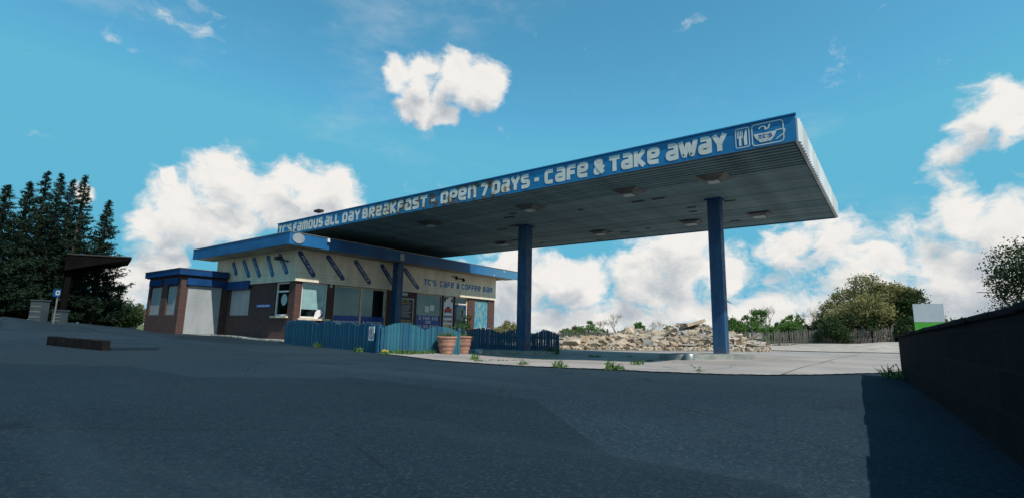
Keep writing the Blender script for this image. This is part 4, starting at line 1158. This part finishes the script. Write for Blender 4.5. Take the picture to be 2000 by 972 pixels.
# flowerpots
for i, (px, py, dd, s) in enumerate(((871.5, 692, None, 1.0), (903, 690.5, None, .98))):
    p = gp(px, py)
    k = .345 * s * np.hypot(*(p - CAM)[:2]) / 13.2
    prof = [(.24, 0), (.27, .03), (.30, .09), (.29, .11), (.335, .15), (.345, .22), (.33, .25), (.385, .29), (.40, .36), (.385, .39), (.42, .44), (.435, .50), (.42, .53), (.47, .545), (.475, .60), (.45, .61), (.43, .60), (.42, .55), (0, .55)]
    prof = [(r * k / .60 * .98, z * k / .60 * 1.32) for r, z in prof]
    t_ = thing('flowerpot', tuple(p), ['large ribbed terracotta flowerpot with thin dry stalks', 'ribbed terracotta flowerpot holding a tall leafy green plant'][i], 'flowerpot')
    obj('pot', MB().lathe(prof[:-1], p, 36), M['terracotta'], t_, True)
    rt_ = prof[-1][1]; R0 = prof[-2][0]
    obj('soil', MB().lathe([(R0 * .99, rt_), (0, rt_ + .03)], p, 20), M['soil'], t_)
    pl = thing('pot_plant', (p[0], p[1], p[2] + rt_), ['sparse dry grasses and low weeds growing in the large flowerpot', 'tall bushy green plant growing in the second flowerpot'][i], 'plant')
    top = (p[0], p[1], p[2] + rt_)
    mb = MB(); blades(mb, top, 90, R0 * .85, .22, .010, .45); obj('leaves', mb, M['grassblade'], pl)
    mb = MB(); blades(mb, top, 26 if i == 0 else 10, R0 * .8, .42, .005, .15); obj('dry_stalk', mb, M['leaf_brown'], pl)
    if i == 1:
        mb = MB()
        for q in range(9):
            b0 = Vector(top) + Vector((random.gauss(0, .1), random.gauss(0, .1), 0)); e0 = b0 + Vector((random.gauss(0, .12), random.gauss(0, .12), random.uniform(.35, .72)))
            mb.tube(b0, e0, .008, .004, 5)
            leafballs(mb, e0, .10, 26, .07); leafballs(mb, b0.lerp(e0, .6), .11, 22, .07)
        obj('bushy_leaves', mb, M['grassblade'], pl)
# weeds at the fence foot and in the cracks
def weed(p, h, r, n, label, group, flower=False):
    t_ = thing('weed_tuft', tuple(p), label, 'weed', group)
    mb = MB(); blades(mb, p, n, r, h, .011, .5); leafballs(mb, (p[0], p[1], p[2] + h * .25), r * .8, n // 2, .06)
    obj('leaves', mb, M['grassblade'], t_)
    if flower:
        mb = MB()
        for _ in range(3):
            q = Vector((p[0] + random.gauss(0, r * .5), p[1] + random.gauss(0, r * .5), p[2] + h * .7)); disc(mb, q, X_, Vector((0, .5, 1)).normalized(), .03, .03, 8)
        obj('flower', mb, M['dandelion'], t_)
for (px, py) in ((621, 677.5), (700, 686.5), (770, 691), (784, 692), (797, 692.5), (812, 692), (828, 691.5), (840, 691)):
    weed(gp(px, py), random.uniform(.16, .26), .13, 34, 'green weeds rooted at the foot of the turquoise fence', 'weeds along the fence foot')
for (px, py) in ((746, 690.5), (754, 691.5)):
    weed(gp(px, py), .13, .08, 22, 'yellow dandelions in flower beside the fence corner', 'dandelions by the fence corner', True)
for (px, py, h) in ((926, 703, .22), (934, 706.5, .1), (1022, 713, .14), (1089, 717, .2), (1098, 718, .1), (1190, 722, .26), (1200, 721, .14), (1210, 722.5, .12), (1241, 713, .18), (1252, 712, .12), (1270, 706, .1), (1155, 697, .14), (1166, 697.5, .12), (1230, 697, .09), (1365, 726, .06)):
    weed(gp(px, py), h, .10, 24, 'small green weed sprouting from a crack in the concrete forecourt', 'weeds in the forecourt cracks')
for i in range(16):
    px = 945 + i * 9.5; weed(gp(px, 706.3 - i * .25), .05, .05, 9, 'tiny tuft in the long forecourt joint near the island', 'tufts in the long forecourt joint')
weed(gd(1078, 19.5), .42, .28, 90, 'dark bushy weed at the free end of the blue fence', None)

# ------------------------------------------------------------------ low dark wall on the right
wa = gp(1762, 736); depth = 2.1
topz = at(1765, 651, float(np.hypot(*(wa - CAM)[:2])))[2] - .05
def colpt(px, dep): 
    v = ray(px, 640); return CAM + v / (v @ CF) * dep
wb = colpt(2000, 2.3); wdir = Vector((wb[0] - wa[0], wb[1] - wa[1])); wend = Vector((wa[0], wa[1])) + wdir * 1.5
tb = at(2000, 582, float(np.hypot(*(wb - CAM)[:2])))[2] - .05
wt = thing('boundary_wall', (wa[0], wa[1], wa[2]), 'low almost black block wall in shade beside the drive', 'wall')
nv = Vector((-wdir.y, wdir.x)).normalized() * .22
if nv.x < 0: nv = -nv
def wz(s): return topz + (tb - topz) * s
mb = MB(); K = 18
rows = []
for i in range(K + 1):
    s = 1.5 * i / K; q = Vector((wa[0], wa[1])) + wdir * s; zt = wz(s); zg = g(q.x, q.y) - .1
    rows.append([(q.x, q.y, zg), (q.x, q.y, zt), (q.x + nv.x, q.y + nv.y, zt), (q.x + nv.x, q.y + nv.y, zg)])
for i in range(K):
    for j in range(3): mb.quad(rows[i][j], rows[i + 1][j], rows[i + 1][j + 1], rows[i][j + 1])
mb.quad(*rows[0]); mb.quad(*rows[-1])
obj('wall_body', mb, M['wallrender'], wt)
for i in range(K):
    s0, s1 = 1.5 * i / K, 1.5 * (i + 1) / K - .0004
    qa, qb = Vector((wa[0], wa[1])) + wdir * s0, Vector((wa[0], wa[1])) + wdir * s1
    za, zb2 = wz(s0) - .012 + random.uniform(-.006, .006), wz(s1) - .012 + random.uniform(-.006, .006)
    o_ = nv * random.uniform(.08, .16)
    pts = [(qa.x - o_.x, qa.y - o_.y, za), (qa.x + nv.x + o_.x, qa.y + nv.y + o_.y, za), (qa.x + nv.x + o_.x, qa.y + nv.y + o_.y, za + .04), (qa.x - o_.x, qa.y - o_.y, za + .04)]
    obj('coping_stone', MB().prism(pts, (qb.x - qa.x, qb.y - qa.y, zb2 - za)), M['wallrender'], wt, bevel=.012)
weed(gp(1756, 738), .25, .2, 60, 'weeds growing at the near end of the low dark wall', None)

# white and green board standing beyond the wall
sd = 24.0
c0, c1 = at(1782, 593, sd), at(1842, 593, sd); zlow = at(1782, 641, sd)[2]; zgr = at(1800, 628.5, sd)[2]
t_ = thing('site_board', (c0[0], c0[1], g(c0[0], c0[1])), 'large white board with bright green lower strip beyond the dark wall', 'sign')
uu = Vector((c1[0] - c0[0], c1[1] - c0[1], 0)); bk = Vector((-uu.y, uu.x, 0)).normalized() * .06
obj('panel', MB().prism([Vector((c0[0], c0[1], zgr + .01)), Vector((c0[0], c0[1], zgr + .01)) + uu, Vector((c0[0], c0[1], c0[2])) + uu, Vector(tuple(c0))], bk), M['paper'], t_)
obj('green_strip', MB().prism([Vector((c0[0], c0[1], zlow - .15)), Vector((c0[0], c0[1], zlow - .15)) + uu, Vector((c0[0], c0[1], zgr)) + uu, Vector((c0[0], c0[1], zgr))], bk), M['green'], t_)
for f in (.12, .88):
    q = Vector((c0[0], c0[1], 0)) + uu * f + bk * 1.8; obj('leg', MB().box(q.x - .05, q.x + .05, q.y - .05, q.y + .05, g(q.x, q.y) - .1, c0[2] - .1), M['palisade'], t_)

# ------------------------------------------------------------------ rubble heap
def chunk_mesh(seed, flat, m_):
    r = random.Random(seed); bm = bmesh.new(); pts = []
    for _ in range(11): 
        v = Vector((r.gauss(0, 1), r.gauss(0, 1), r.gauss(0, 1))).normalized(); v = Vector((max(-.62, min(.62, v.x)), max(-.55, min(.55, v.y)), max(-.5, min(.5, v.z)) * flat)); bm.verts.new(v)
    res = bmesh.ops.convex_hull(bm, input=bm.verts)
    for v in [v for v in bm.verts if not v.link_faces]: bm.verts.remove(v)
    bmesh.ops.recalc_face_normals(bm, faces=bm.faces)
    me = bpy.data.meshes.new('rubble_chunk'); bm.to_mesh(me); bm.free(); me.materials.append(m_); return me
RM = [mat('pale_broken_concrete', (.43, .355, .275), .95, .4, 2, .5, 20), mat('sandy_broken_concrete', (.36, .28, .20), .95, .3, 2, .5, 20),
      mat('grey_broken_concrete', (.33, .30, .27), .95, .3, 2, .5, 20), mat('broken_brick', (.30, .20, .15), .95, .3, 4, .5, 20), mat('crevice_shade_lump', (.06, .065, .07), .95, .3, 4, .5, 20)]  # last colour paints a few chunks dark for shaded crevices in the heap
CM = [chunk_mesh(100 + i, (.35, .6, 1.0, .25)[i % 4], RM[(0, 0, 1, 3, 2, 0, 0, 1, 4, 2, 0, 0, 1, 0, 3, 0, 1, 2)[i % 18]]) for i in range(36)]
RD = 31.0
def hz(px):   # pixel height of the heap's crest above its foot
    return float(np.interp(px, (1060, 1090, 1130, 1160, 1200, 1222, 1260, 1300, 1318, 1338, 1365, 1395, 1430, 1465, 1500), (16, 20, 22, 24, 20, 36, 34, 34, 36, 44, 42, 34, 24, 12, 2)))
base_c = gd(1290, RD)
heap = thing('rubble_heap', tuple(base_c), 'long heap of pale broken concrete slabs and demolition rubble behind the forecourt', 'rubble heap')
mb = MB(); NX, NY = 90, 12
for i in range(NX + 1):
    px = 1040 + (1505 - 1040) * i / NX
    for j in range(NY + 1):
        t = j / NY; dd = RD - 1.6 + t * 6.0
        p = gd(px, dd); h = hz(px) / FPX * RD * 1.02 * (math.sin(math.pi * min(1, t * 1.15) * .5) ** .8 if t < .6 else math.cos((t - .6) / .4 * 1.5) ** .7)
        mb.v.append((p[0], p[1], p[2] + max(0, h) * .86 + random.uniform(-.05, .05) - (.08 if j in (0, NY) else 0)))
for i in range(NX):
    for j in range(NY):
        a = i * (NY + 1) + j; mb.f.append((a, a + NY + 1, a + NY + 2, a + 1))
obj('mound', mb, M['gravel'], heap)
def heap_pt(px, t):
    dd = RD - 1.6 + t * 6.0; p = gd(px, dd)
    h = hz(px) / FPX * RD * 1.02 * (math.sin(math.pi * min(1, t * 1.15) * .5) ** .8 if t < .6 else math.cos((t - .6) / .4 * 1.5) ** .7)
    return Vector((p[0], p[1], p[2] + max(0, h) * .86))
for i in range(290):
    px = random.uniform(1050, 1490) if i % 3 else random.uniform(1210, 1440); t = random.random() ** 1.2 * .62
    if hz(px) < 10 and random.random() < .4: continue
    o = bpy.data.objects.new('rubble_chunk', random.choice(CM)); COL.objects.link(o)
    s = min(.95, max(.2, random.lognormvariate(-.95, .45)))
    o.location = heap_pt(px, t) + Vector((0, 0, .02)); o.rotation_euler = (random.gauss(0, .5), random.gauss(0, .5), random.uniform(0, 6.28)); o.scale = (s * random.uniform(.8, 1.6), s, s * random.uniform(.6, 1.0))
    adopt(o, heap)
# the big slab tipped up on the crest and loose timbers
p = heap_pt(1337, .55)
o = obj('tilted_slab', MB().box(-1.2, 1.2, -.7, .7, -.08, .10), RM[1], None); o.location = p + Vector((0, 0, .12)); o.rotation_euler = (.25, -.25, -.6); adopt(o, heap)
for i in range(26):
    p = heap_pt(random.uniform(1190, 1470), random.uniform(.1, .55)); l = random.uniform(.7, 2.0)
    d = Vector((random.gauss(.7, .4), random.gauss(.4, .4), random.gauss(0, .35))).normalized()
    obj('timber', MB().tube(p - d * l / 2 + Z_ * .12, p + d * l / 2 + Z_ * .2, random.uniform(.03, .07), None, 5), random.choice((RM[0], RM[1], RM[3], M['twig'])), heap)
mb = MB()
for i in range(3800):
    px = random.uniform(1042, 1500); q = heap_pt(px, random.random() * .6) if random.random() < .6 else Vector(tuple(gd(px, RD - 1.6 - abs(random.gauss(0, 1.0)))))
    s = random.uniform(.05, .24); q = q + Z_ * s * .4
    a = Vector((random.gauss(0, 1), random.gauss(0, 1), random.gauss(0, .6))).normalized() * s; b = a.orthogonal().normalized() * s * random.uniform(.5, 1); c = a.cross(b).normalized() * s * .6
    v = [q + a, q + b, q - a, q - b, q + c]
    for k in range(4): mb.tri(v[k], v[(k + 1) % 4], v[4])
o = obj('small_debris', mb, RM[0], heap); o['kind'] = 'stuff'
tmpl = [([Vector(v.co) for v in me.vertices], [tuple(p_.vertices) for p_ in me.polygons]) for me in CM]
for q_ in range(3):
    mb = MB()
    for i in range(420):
        px = random.uniform(1046, 1490) if i % 2 else random.uniform(1205, 1445)
        vs, fs = random.choice(tmpl); sz = random.uniform(.16, .48)
        mt = Matrix.Translation(heap_pt(px, random.random() * .62) + Z_ * sz * .2) @ Matrix.Rotation(random.uniform(0, 6.28), 4, 'Z') @ Matrix.Rotation(random.gauss(0, .7), 4, 'X') @ Matrix.Diagonal((sz * random.uniform(.8, 2.2), sz, sz * random.uniform(.5, 1), 1))
        n_ = len(mb.v); mb.v += [tuple(mt @ v) for v in vs]; mb.f += [tuple(n_ + k for k in f) for f in fs]
    o = obj('broken_concrete', mb, RM[q_], heap); o['kind'] = 'stuff'

# ------------------------------------------------------------------ palisade fence behind the yard
PA, PB = gd(1060, 43), gd(1745, 44)
pf = thing('palisade_fence', tuple((PA + PB) / 2), 'thin weathered grey palisade fence along the back of the gravel yard', 'fence')
a, b = Vector((PA[0], PA[1])), Vector((PB[0], PB[1])); L = (b - a).length; d = (b - a) / L; rot = math.atan2(d.y, d.x)
pm = MB().prism([(-.024, 0, 0), (.024, 0, 0), (.024, 0, 1.0), (0, 0, 1.08), (-.024, 0, 1.0)], (0, .02, 0)).mesh('pale'); pm.materials.append(M['palisade'])
for i in range(290):
    s = L * (i + .5) / 290; q = a + d * s
    if random.random() < .06: continue
    o = bpy.data.objects.new('pale', pm); COL.objects.link(o); o.location = (q.x, q.y, g(q.x, q.y)); o.rotation_euler = (0, random.gauss(0, .03), rot); o.scale = (1, 1, random.uniform(.9, 1.05)); adopt(o, pf)
for hh in (.3, .85):
    mb = MB()
    for i in range(16):
        qa, qb = a + d * (L * i / 16), a + d * (L * (i + 1) / 16); mb.tube((qa.x, qa.y + .05, g(qa.x, qa.y) + hh), (qb.x, qb.y + .05, g(qb.x, qb.y) + hh), .03, None, 4)
    obj('rail', mb, M['palisade'], pf)
for i in range(15):
    q = a + d * (L * i / 14); z = g(q.x, q.y); obj('fence_post', MB().box(q.x - .05, q.x + .05, q.y + .06, q.y + .16, z - .1, z + 1.25), M['palisade'], pf)
q = at(1475, 655, 42.5)
o = obj('notice_board', MB().box(-.42, .42, -.02, .02, -.2, .2), M['paper'], None); o.location = tuple(q); o.rotation_euler = (0, 0, rot)
tag(o, 'small white notice board fixed to the palisade fence beyond the bare post', 'notice')

# ------------------------------------------------------------------ trees and shrubs
def leaf_mesh(name, blobs, leaf, n_per, m_, parent, seed, core=.45):
    r = np.random.default_rng(seed); V = []; F = []
    tot = 0
    for (c, rad) in blobs:
        rad = np.array(rad, float); n = int(n_per * (rad.prod() ** (1 / 3)) ** 2)
        # clumps inside the blob
        nc = max(10, n // 40)
        cd_ = r.normal(size=(nc, 3)); cd_ /= np.linalg.norm(cd_, axis=1)[:, None]
        cc = np.array(c) + cd_ * rad * (core + (1 - core) * r.random((nc, 1)) ** .5)
        idx = r.integers(0, nc, n)
        p = cc[idx] + r.normal(size=(n, 3)) * rad.mean() * .16
        u = r.normal(size=(n, 3)); u /= np.linalg.norm(u, axis=1)[:, None]
        w = np.cross(u, r.normal(size=(n, 3))); w /= np.linalg.norm(w, axis=1)[:, None]
        l = leaf * r.uniform(.6, 1.4, (n, 1))
        q = np.stack([p, p + (u + w * .5) * l * .5, p + u * l, p + (u - w * .5) * l * .5], 1)
        V.append(q.reshape(-1, 3)); tot += n
    V = np.concatenate(V); n = len(V) // 4
    me = bpy.data.meshes.new(name)
    me.vertices.add(len(V)); me.vertices.foreach_set('co', V.ravel())
    me.loops.add(n * 4); me.loops.foreach_set('vertex_index', np.arange(n * 4, dtype=np.int32))
    me.polygons.add(n); me.polygons.foreach_set('loop_start', np.arange(0, n * 4, 4, dtype=np.int32)); me.polygons.foreach_set('loop_total', np.full(n, 4, np.int32))
    me.update(); me.validate()
    return obj(name, me, m_, parent)
def branches(mb, p, d, l, r, depth, rnd, ends, spread=.5, k=5):
    q = p + d * l
    mb.tube(p, q, r, r * .68, k, cap=False)
    if depth == 0: ends.append(q); return
    n = rnd.choice((2, 3, 3))
    for i in range(n):
        nd = (d + Vector((rnd.gauss(0, spread), rnd.gauss(0, spread), rnd.gauss(.08, spread * .6)))).normalized()
        st_ = p.lerp(q, rnd.uniform(.6, 1.0)) if i else q
        branches(mb, st_, nd, l * rnd.uniform(.62, .85), r * .62, depth - 1, rnd, ends, spread, 4 if depth < 3 else k)
def bushy(px, ytop, ybase, half, dist, kind, label, cat='shrub', seed=0, group=None, trunk=True, density=240, name=None):
    rnd = random.Random(seed + 5)
    b = gd(px, dist); top = at(px, ytop, dist); H = max(.6, top[2] - b[2]) * (1.16 if dist > 40 else 1.0); sc = np.linalg.norm(ray(px, 660)); 
    Wd = half / FPX * dist * (1.35 if dist > 40 else .98)
    root = thing(name or ('tree' if cat == 'tree' else 'shrub'), tuple(b), label, cat, group)
    mb = MB(); ends = []
    branches(mb, Vector(tuple(b)) - Z_ * .1, Vector((0, 0, 1)), H * .34, max(.05, H * .022), 3, rnd, ends, .45)
    obj('trunk', mb, M['bark'], root)
    blobs = []
    nb = max(9, int(13 * min(3.0, Wd / H + .5)))
    for i in range(nb):
        t = rnd.uniform(-1, 1); zf = rnd.uniform(.28, 1) * (1 - .42 * abs(t) ** 1.8)
        r_ = rnd.uniform(.16, .27) * H * (.75 if zf > .75 else 1)
        side = CR * (t * max(.05, Wd - r_ * .8)); dep = rnd.uniform(-.7, .7) * min(Wd, H)
        c = np.array([b[0], b[1], b[2]]) + np.array([side[0], side[1], 0]) * 1.0 + np.array([_fw[0], _fw[1], 0]) * dep
        blobs.append(((c[0], c[1], b[2] + max(r_ * .7, zf * H - r_ * .9)), (r_ * 1.15, r_ * 1.15, r_)))
    blobs.append(((b[0], b[1], b[2] + H * .78), (H * .22, H * .22, H * .2)))
    leaf_mesh('crown', blobs, max(.09, dist * .0032), density * 9, M[kind], root, seed)
    return root
def bare(px, ytop, dist, label, seed, half=.5, haze_leaf=None, group=None):
    rnd = random.Random(seed); b = gd(px, dist); H = at(px, ytop, dist)[2] - b[2]
    root = thing('bare_tree', tuple(b), label, 'tree', group)
    mb = MB(); ends = []
    branches(mb, Vector(tuple(b)) - Z_ * .1, Vector((0, 0, 1)), H * .25, H * .014, 5, rnd, ends, half)
    obj('trunk', mb, M['twig'], root)
    mb = MB()
    for e in ends:
        for _ in range(2):
            d = Vector((rnd.gauss(0, .6), rnd.gauss(0, .6), rnd.gauss(.4, .5))).normalized(); mb.tube(e, e + d * H * rnd.uniform(.05, .13), .008, .004, 3, cap=False)
    obj('crown', mb, M[haze_leaf or 'twig'], root)
BG = 'shrubs and trees behind the palisade fence'
bushy(990, 631, 660, 26, 46, 'leaf_olive', 'round olive shrub showing past the end of the cafe', seed=1)
bushy(1064, 647, 660, 20, 50, 'leaf_olive', 'low olive scrub behind the canopy post and blue fence', seed=2)
bushy(1105, 643, 665, 18, 50, 'leaf_green', 'small rounded green shrub beside the fence end, left of the spreading one', seed=3)
bushy(1152, 632, 665, 27, 49, 'leaf_green', 'spreading fresh green shrub behind the flat rubble', seed=4)
bushy(1123, 640, 665, 12, 54, 'leaf_brown', 'small brown leafless bush between two green shrubs', seed=5)
bushy(1215, 648, 668, 16, 50, 'leaf_green', 'green bush at the foot of the tall bare tree', seed=6)
bare(1203, 598, 51, 'tall bare spreading tree behind the rubble heap', 21, .42)
bare(1172, 610, 56, 'slender bare sapling left of the tall bare tree', 22, .3)
bare(1278, 612, 60, 'faint bare tree behind the middle of the rubble', 23, .5)
bushy(1246, 633, 668, 12, 52, 'leaf_green', 'small green pointed bush above the rubble crest', seed=7)
bushy(1310, 638, 668, 24, 54, 'leaf_olive', 'low olive hedge behind the rubble peak', seed=8)
bushy(1370, 637, 668, 22, 54, 'leaf_olive', 'low hedge bush behind the tipped slab', seed=9)
bushy(1427, 628, 668, 18, 50, 'leaf_green', 'bright green bush seen just past the bare canopy post', seed=10)
bushy(1482, 612, 668, 34, 49, 'leaf_green', 'wide bright green bush behind the white notice board', seed=11)
bushy(1555, 620, 670, 24, 48, 'leaf_green', 'green bush with pointed top behind the fence', seed=12)
bare(1500, 572, 58, 'thin bare tree rising behind the wide green bush', 24, .35)
bare(1588, 570, 52, 'rounded bare tree beside the big olive tree', 25, .55)
bushy(1618, 636, 670, 34, 46, 'leaf_brown', 'tangle of brown brambles along the palisade fence', seed=13)
bushy(1700, 553, 672, 56, 47, 'leaf_olive', 'big domed olive spring tree behind the yard', 'tree', seed=14, density=330)
bushy(1690, 612, 672, 60, 44.5, 'leaf_dark', 'dark green hedge under the big domed olive tree', seed=15)
bushy(1790, 578, 672, 26, 46, 'leaf_dark', 'dark green tree behind the white and green board', 'tree', seed=16)
bushy(1880, 625, 672, 40, 52, 'leaf_dark', 'far dark hedge beyond the low wall', seed=18)
bushy(2010, 470, 660, 58, 26, 'leaf_dark', 'tall dark leafy tree rising beyond the low wall', 'tree', seed=17, density=420)
bushy(262, 598, 640, 20, 48, 'leaf_brown', 'brown and green hedge between the garage and conifers', seed=19)

for i_, (px, yt, hf, kd) in enumerate(((1050, 655, 26, 'leaf_olive'), (1190, 654, 24, 'leaf_dark'), (1285, 650, 30, 'leaf_dark'), (1345, 648, 26, 'leaf_green'), (1400, 645, 26, 'leaf_dark'), (1455, 640, 26, 'leaf_dark'), (1520, 634, 30, 'leaf_green'), (1580, 638, 26, 'leaf_dark'), (1650, 632, 26, 'leaf_dark'), (1745, 625, 24, 'leaf_green'))):
    bushy(px, yt, 668, hf, 46.5 + (i_ % 3), kd, 'low hedge bush in the continuous hedge behind the palisade fence', seed=60 + i_, group=BG)
def conifer(px, ytop, dist, half, label, seed):
    rnd = np.random.default_rng(seed); b = gd(px, dist); H = at(px, ytop, dist)[2] - b[2]; Wd = half / FPX * dist
    root = thing('conifer_tree', tuple(b), label, 'tree', 'dark conifers beside the tarmac')
    obj('trunk', MB().tube((b[0], b[1], b[2] - .1), (b[0], b[1], b[2] + H * .97), .20, .02, 7), M['bark'], root)
    V = []
    nb = 340
    for i in range(nb):
        f = .01 + .985 * (i + rnd.random()) / nb
        z = b[2] + f * H; r = Wd * (1 - f) ** .92 * (rnd.uniform(.5, 1.0) + (.3 if rnd.random() < .15 else 0)) + .03; a = rnd.uniform(0, 6.283)
        dirv = np.array([math.cos(a), math.sin(a), 0]); n = int(16 + r * 44)
        s = rnd.random(n) ** .6
        pos = np.array([b[0], b[1], z]) + dirv * (s * r)[:, None] + np.array([0, 0, 1]) * ((s ** 2 * .22 - s * .02) * r)[:, None]
        pos += rnd.normal(size=(n, 3)) * np.array([.11, .11, .06]) * (.25 + r * .38)
        u = dirv * .7 + rnd.normal(size=(n, 3)) * .55 + np.array([0, 0, .28]); u /= np.linalg.norm(u, axis=1)[:, None]
        w = np.cross(u, rnd.normal(size=(n, 3))); w /= np.linalg.norm(w, axis=1)[:, None]
        l = rnd.uniform(.08, .30, (n, 1)) * (.5 + .5 * (1 - f))
        V.append(np.stack([pos - w * l * .16, pos + w * l * .16, pos + u * l], 1).reshape(-1, 3))
    V = np.concatenate(V); n = len(V) // 3
    me = bpy.data.meshes.new('crown'); me.vertices.add(len(V)); me.vertices.foreach_set('co', V.ravel())
    me.loops.add(n * 3); me.loops.foreach_set('vertex_index', np.arange(n * 3, dtype=np.int32))
    me.polygons.add(n); me.polygons.foreach_set('loop_start', np.arange(0, n * 3, 3, dtype=np.int32)); me.polygons.foreach_set('loop_total', np.full(n, 3, np.int32))
    me.update(); me.validate()
    obj('crown', me, M['conifer'], root)
for (px, yt, dd, hf, lab, sd_) in ((-40, 352, 33, 56, 'dark conifer at the far outer end of the conifer row', 31), (4, 346, 34, 46, 'tall dark conifer, second from the outer end of the row', 32),
                                (36, 324, 36, 50, 'tallest dark conifer in the thick middle of the row', 33), (66, 329, 34.5, 46, 'tall dark conifer just outside the small blue sign', 34),
                                (92, 342, 36, 46, 'dark conifer behind the small blue sign', 35), (117, 334, 34.8, 44, 'tall dark conifer next to the lone shorter one', 37), (172, 386, 35, 46, 'shorter lone dark conifer at the end of the row by the old canopy', 36)):
    conifer(px, yt, dd, hf, lab, sd_)
bushy(205, 548, 640, 42, 36.5, 'leaf_dark', 'dark bramble thicket under the old black canopy', seed=41, density=420)
bushy(150, 585, 640, 46, 37.5, 'leaf_dark', 'dark undergrowth beneath the conifers', seed=42, density=380)

# old dark canopy by the conifers
oc = at(190, 520, 34)
t_ = thing('old_canopy', tuple(gd(190, 34)), 'derelict flat black canopy on posts beneath the conifers', 'canopy')
e0, e1 = at(128, 512, 33.0), at(257, 506, 33.0)
uu = Vector((e1[0] - e0[0], e1[1] - e0[1], 0)); bk = Vector((-uu.y, uu.x, 0)).normalized()
if bk.dot(Vector((_fw[0], _fw[1], 0))) < 0: bk = -bk
P0 = Vector(tuple(e0)); ztop = e1[2] + .06
N_S = 10; mb = MB(); up_, lo_ = [], []
for i in range(N_S + 1):
    t = i / N_S; q = Vector((P0.x, P0.y, 0)) + uu * t
    zt = ztop - .10 * (1 - t) ** 2; th = .75 * (1 - t) ** 1.0 * .9 + .10
    up_.append(Vector((q.x, q.y, zt))); lo_.append(Vector((q.x, q.y, zt - th)))
mb.prism(lo_ + up_[::-1], bk * 3.4)
obj('roof_slab', mb, M['oldcanopy'], t_)
obj('roof_edge', MB().prism([up_[0] - bk * .05 + Z_ * .004, up_[-1] - bk * .05 + Z_ * .004, up_[-1] - bk * .05 + Z_ * .07, up_[0] - bk * .05 + Z_ * .07], bk * 3.5), M['black'], t_)
for f, s in ((.06, .4), (.16, 2.6)):
    q = Vector((P0.x, P0.y, 0)) + uu * f + bk * s; z = g(q.x, q.y)
    obj('post', MB().box(q.x - .12, q.x + .12, q.y - .12, q.y + .12, z - .1, ztop - .3), M['oldcanopy'], t_)

# small things under the conifers
q = gd(99, 31.5); z1 = at(99, 563, 31.5)[2]; z0 = at(99, 578, 31.5)[2]
t_ = thing('post_sign', tuple(q), 'small blue square sign with white mark on a thin post', 'sign')
Ux = Vector((CR[0], CR[1], 0)).normalized(); Nx = Vector((-_fw[0], -_fw[1], 0))
obj('post', MB().tube((q[0], q[1], q[2] - .1), (q[0], q[1], z1), .035), M['metal'], t_)
cc = Vector((q[0], q[1], (z0 + z1) / 2)) + Nx * .06; hh = (z1 - z0) / 2
obj('plate', MB().prism(round_rect(cc, Ux, Z_, hh * 2.1, hh * 2, .04), Nx * .02), M['blue_dark'], t_)
mb = MB(); outline(mb, round_rect(cc + Nx * .024 + Ux * .05, Ux, Z_, hh * 1.1, hh * 1.2, .04), round_rect(cc + Nx * .024 + Ux * .05, Ux, Z_, hh * .5, hh * .6, .02)); obj('white_mark', mb, M['printgrey'], t_)
for (px, yt, yb, hw, lab) in ((67.5, 592, 616, 7.5, 'pale grey ribbed cabinet standing at the tarmac edge'), (110, 601, 616, 6.0, 'small pale box beside the sign post')):
    dd = 31.8; q = gd(px, dd); H = (yb - yt) / FPX * dd * 1.2; w_ = hw / FPX * dd * 1.1
    t_ = thing('service_cabinet', tuple(q), lab, 'cabinet')
    mt = Matrix.Translation(Vector(tuple(q))) @ Matrix.Rotation(-YAW, 4, 'Z')
    obj('body', MB().box(-w_, w_, -.2, .2, -.05, H, mt), M['cabinet'], t_, bevel=.01)
    obj('lid', MB().box(-w_ - .03, w_ + .03, -.23, .23, H + .002, H + .06, mt), M['cabinet'], t_)
    for k in range(3): obj('rib', MB().box(-w_ + .04, w_ - .04, -.215, -.202, H * (.2 + .25 * k), H * (.2 + .25 * k) + .05, mt), M['metal'], t_)
# the old stub of a pump island out on the tarmac
pa, pb = gp(90, 673), gp(200, 684)
dv = Vector((pb[0] - pa[0], pb[1] - pa[1])).normalized(); nvv = Vector((-dv.y, dv.x))
root = thing('broken_island', tuple((pa + pb) / 2), 'broken dark stub of an old kerbed island out on the tarmac', 'island')
Lb_ = math.hypot(pb[0] - pa[0], pb[1] - pa[1])
for i in range(9):
    s0, s1 = Lb_ * i / 9, Lb_ * (i + 1) / 9 - .03
    a0 = Vector((pa[0], pa[1])) + dv * s0; hgt = .20 if i != 2 else .12
    b0 = Vector((pa[0], pa[1])) + dv * s1
    za = g(a0.x, a0.y)
    pts = [(a0.x, a0.y, za - .05), (a0.x + nvv.x * .14, a0.y + nvv.y * .14, za - .05), (a0.x + nvv.x * .14, a0.y + nvv.y * .14, za + hgt), (a0.x, a0.y, za + hgt - random.uniform(0, .03))]
    obj('kerb_stone', MB().prism(pts, (b0.x - a0.x, b0.y - a0.y, g(b0.x, b0.y) - za)), M['oldisland'], root)
q = [Vector((pa[0], pa[1])) + nvv * .15, Vector((pb[0], pb[1])) + nvv * .15, Vector((pb[0], pb[1])) + nvv * 1.1, Vector((pa[0], pa[1])) + nvv * 1.1]
mb = MB(); mb.prism([(p_.x, p_.y, g(p_.x, p_.y) - .05) for p_ in q], (0, 0, .11)); obj('island_fill', mb, M['asphalt'], root)
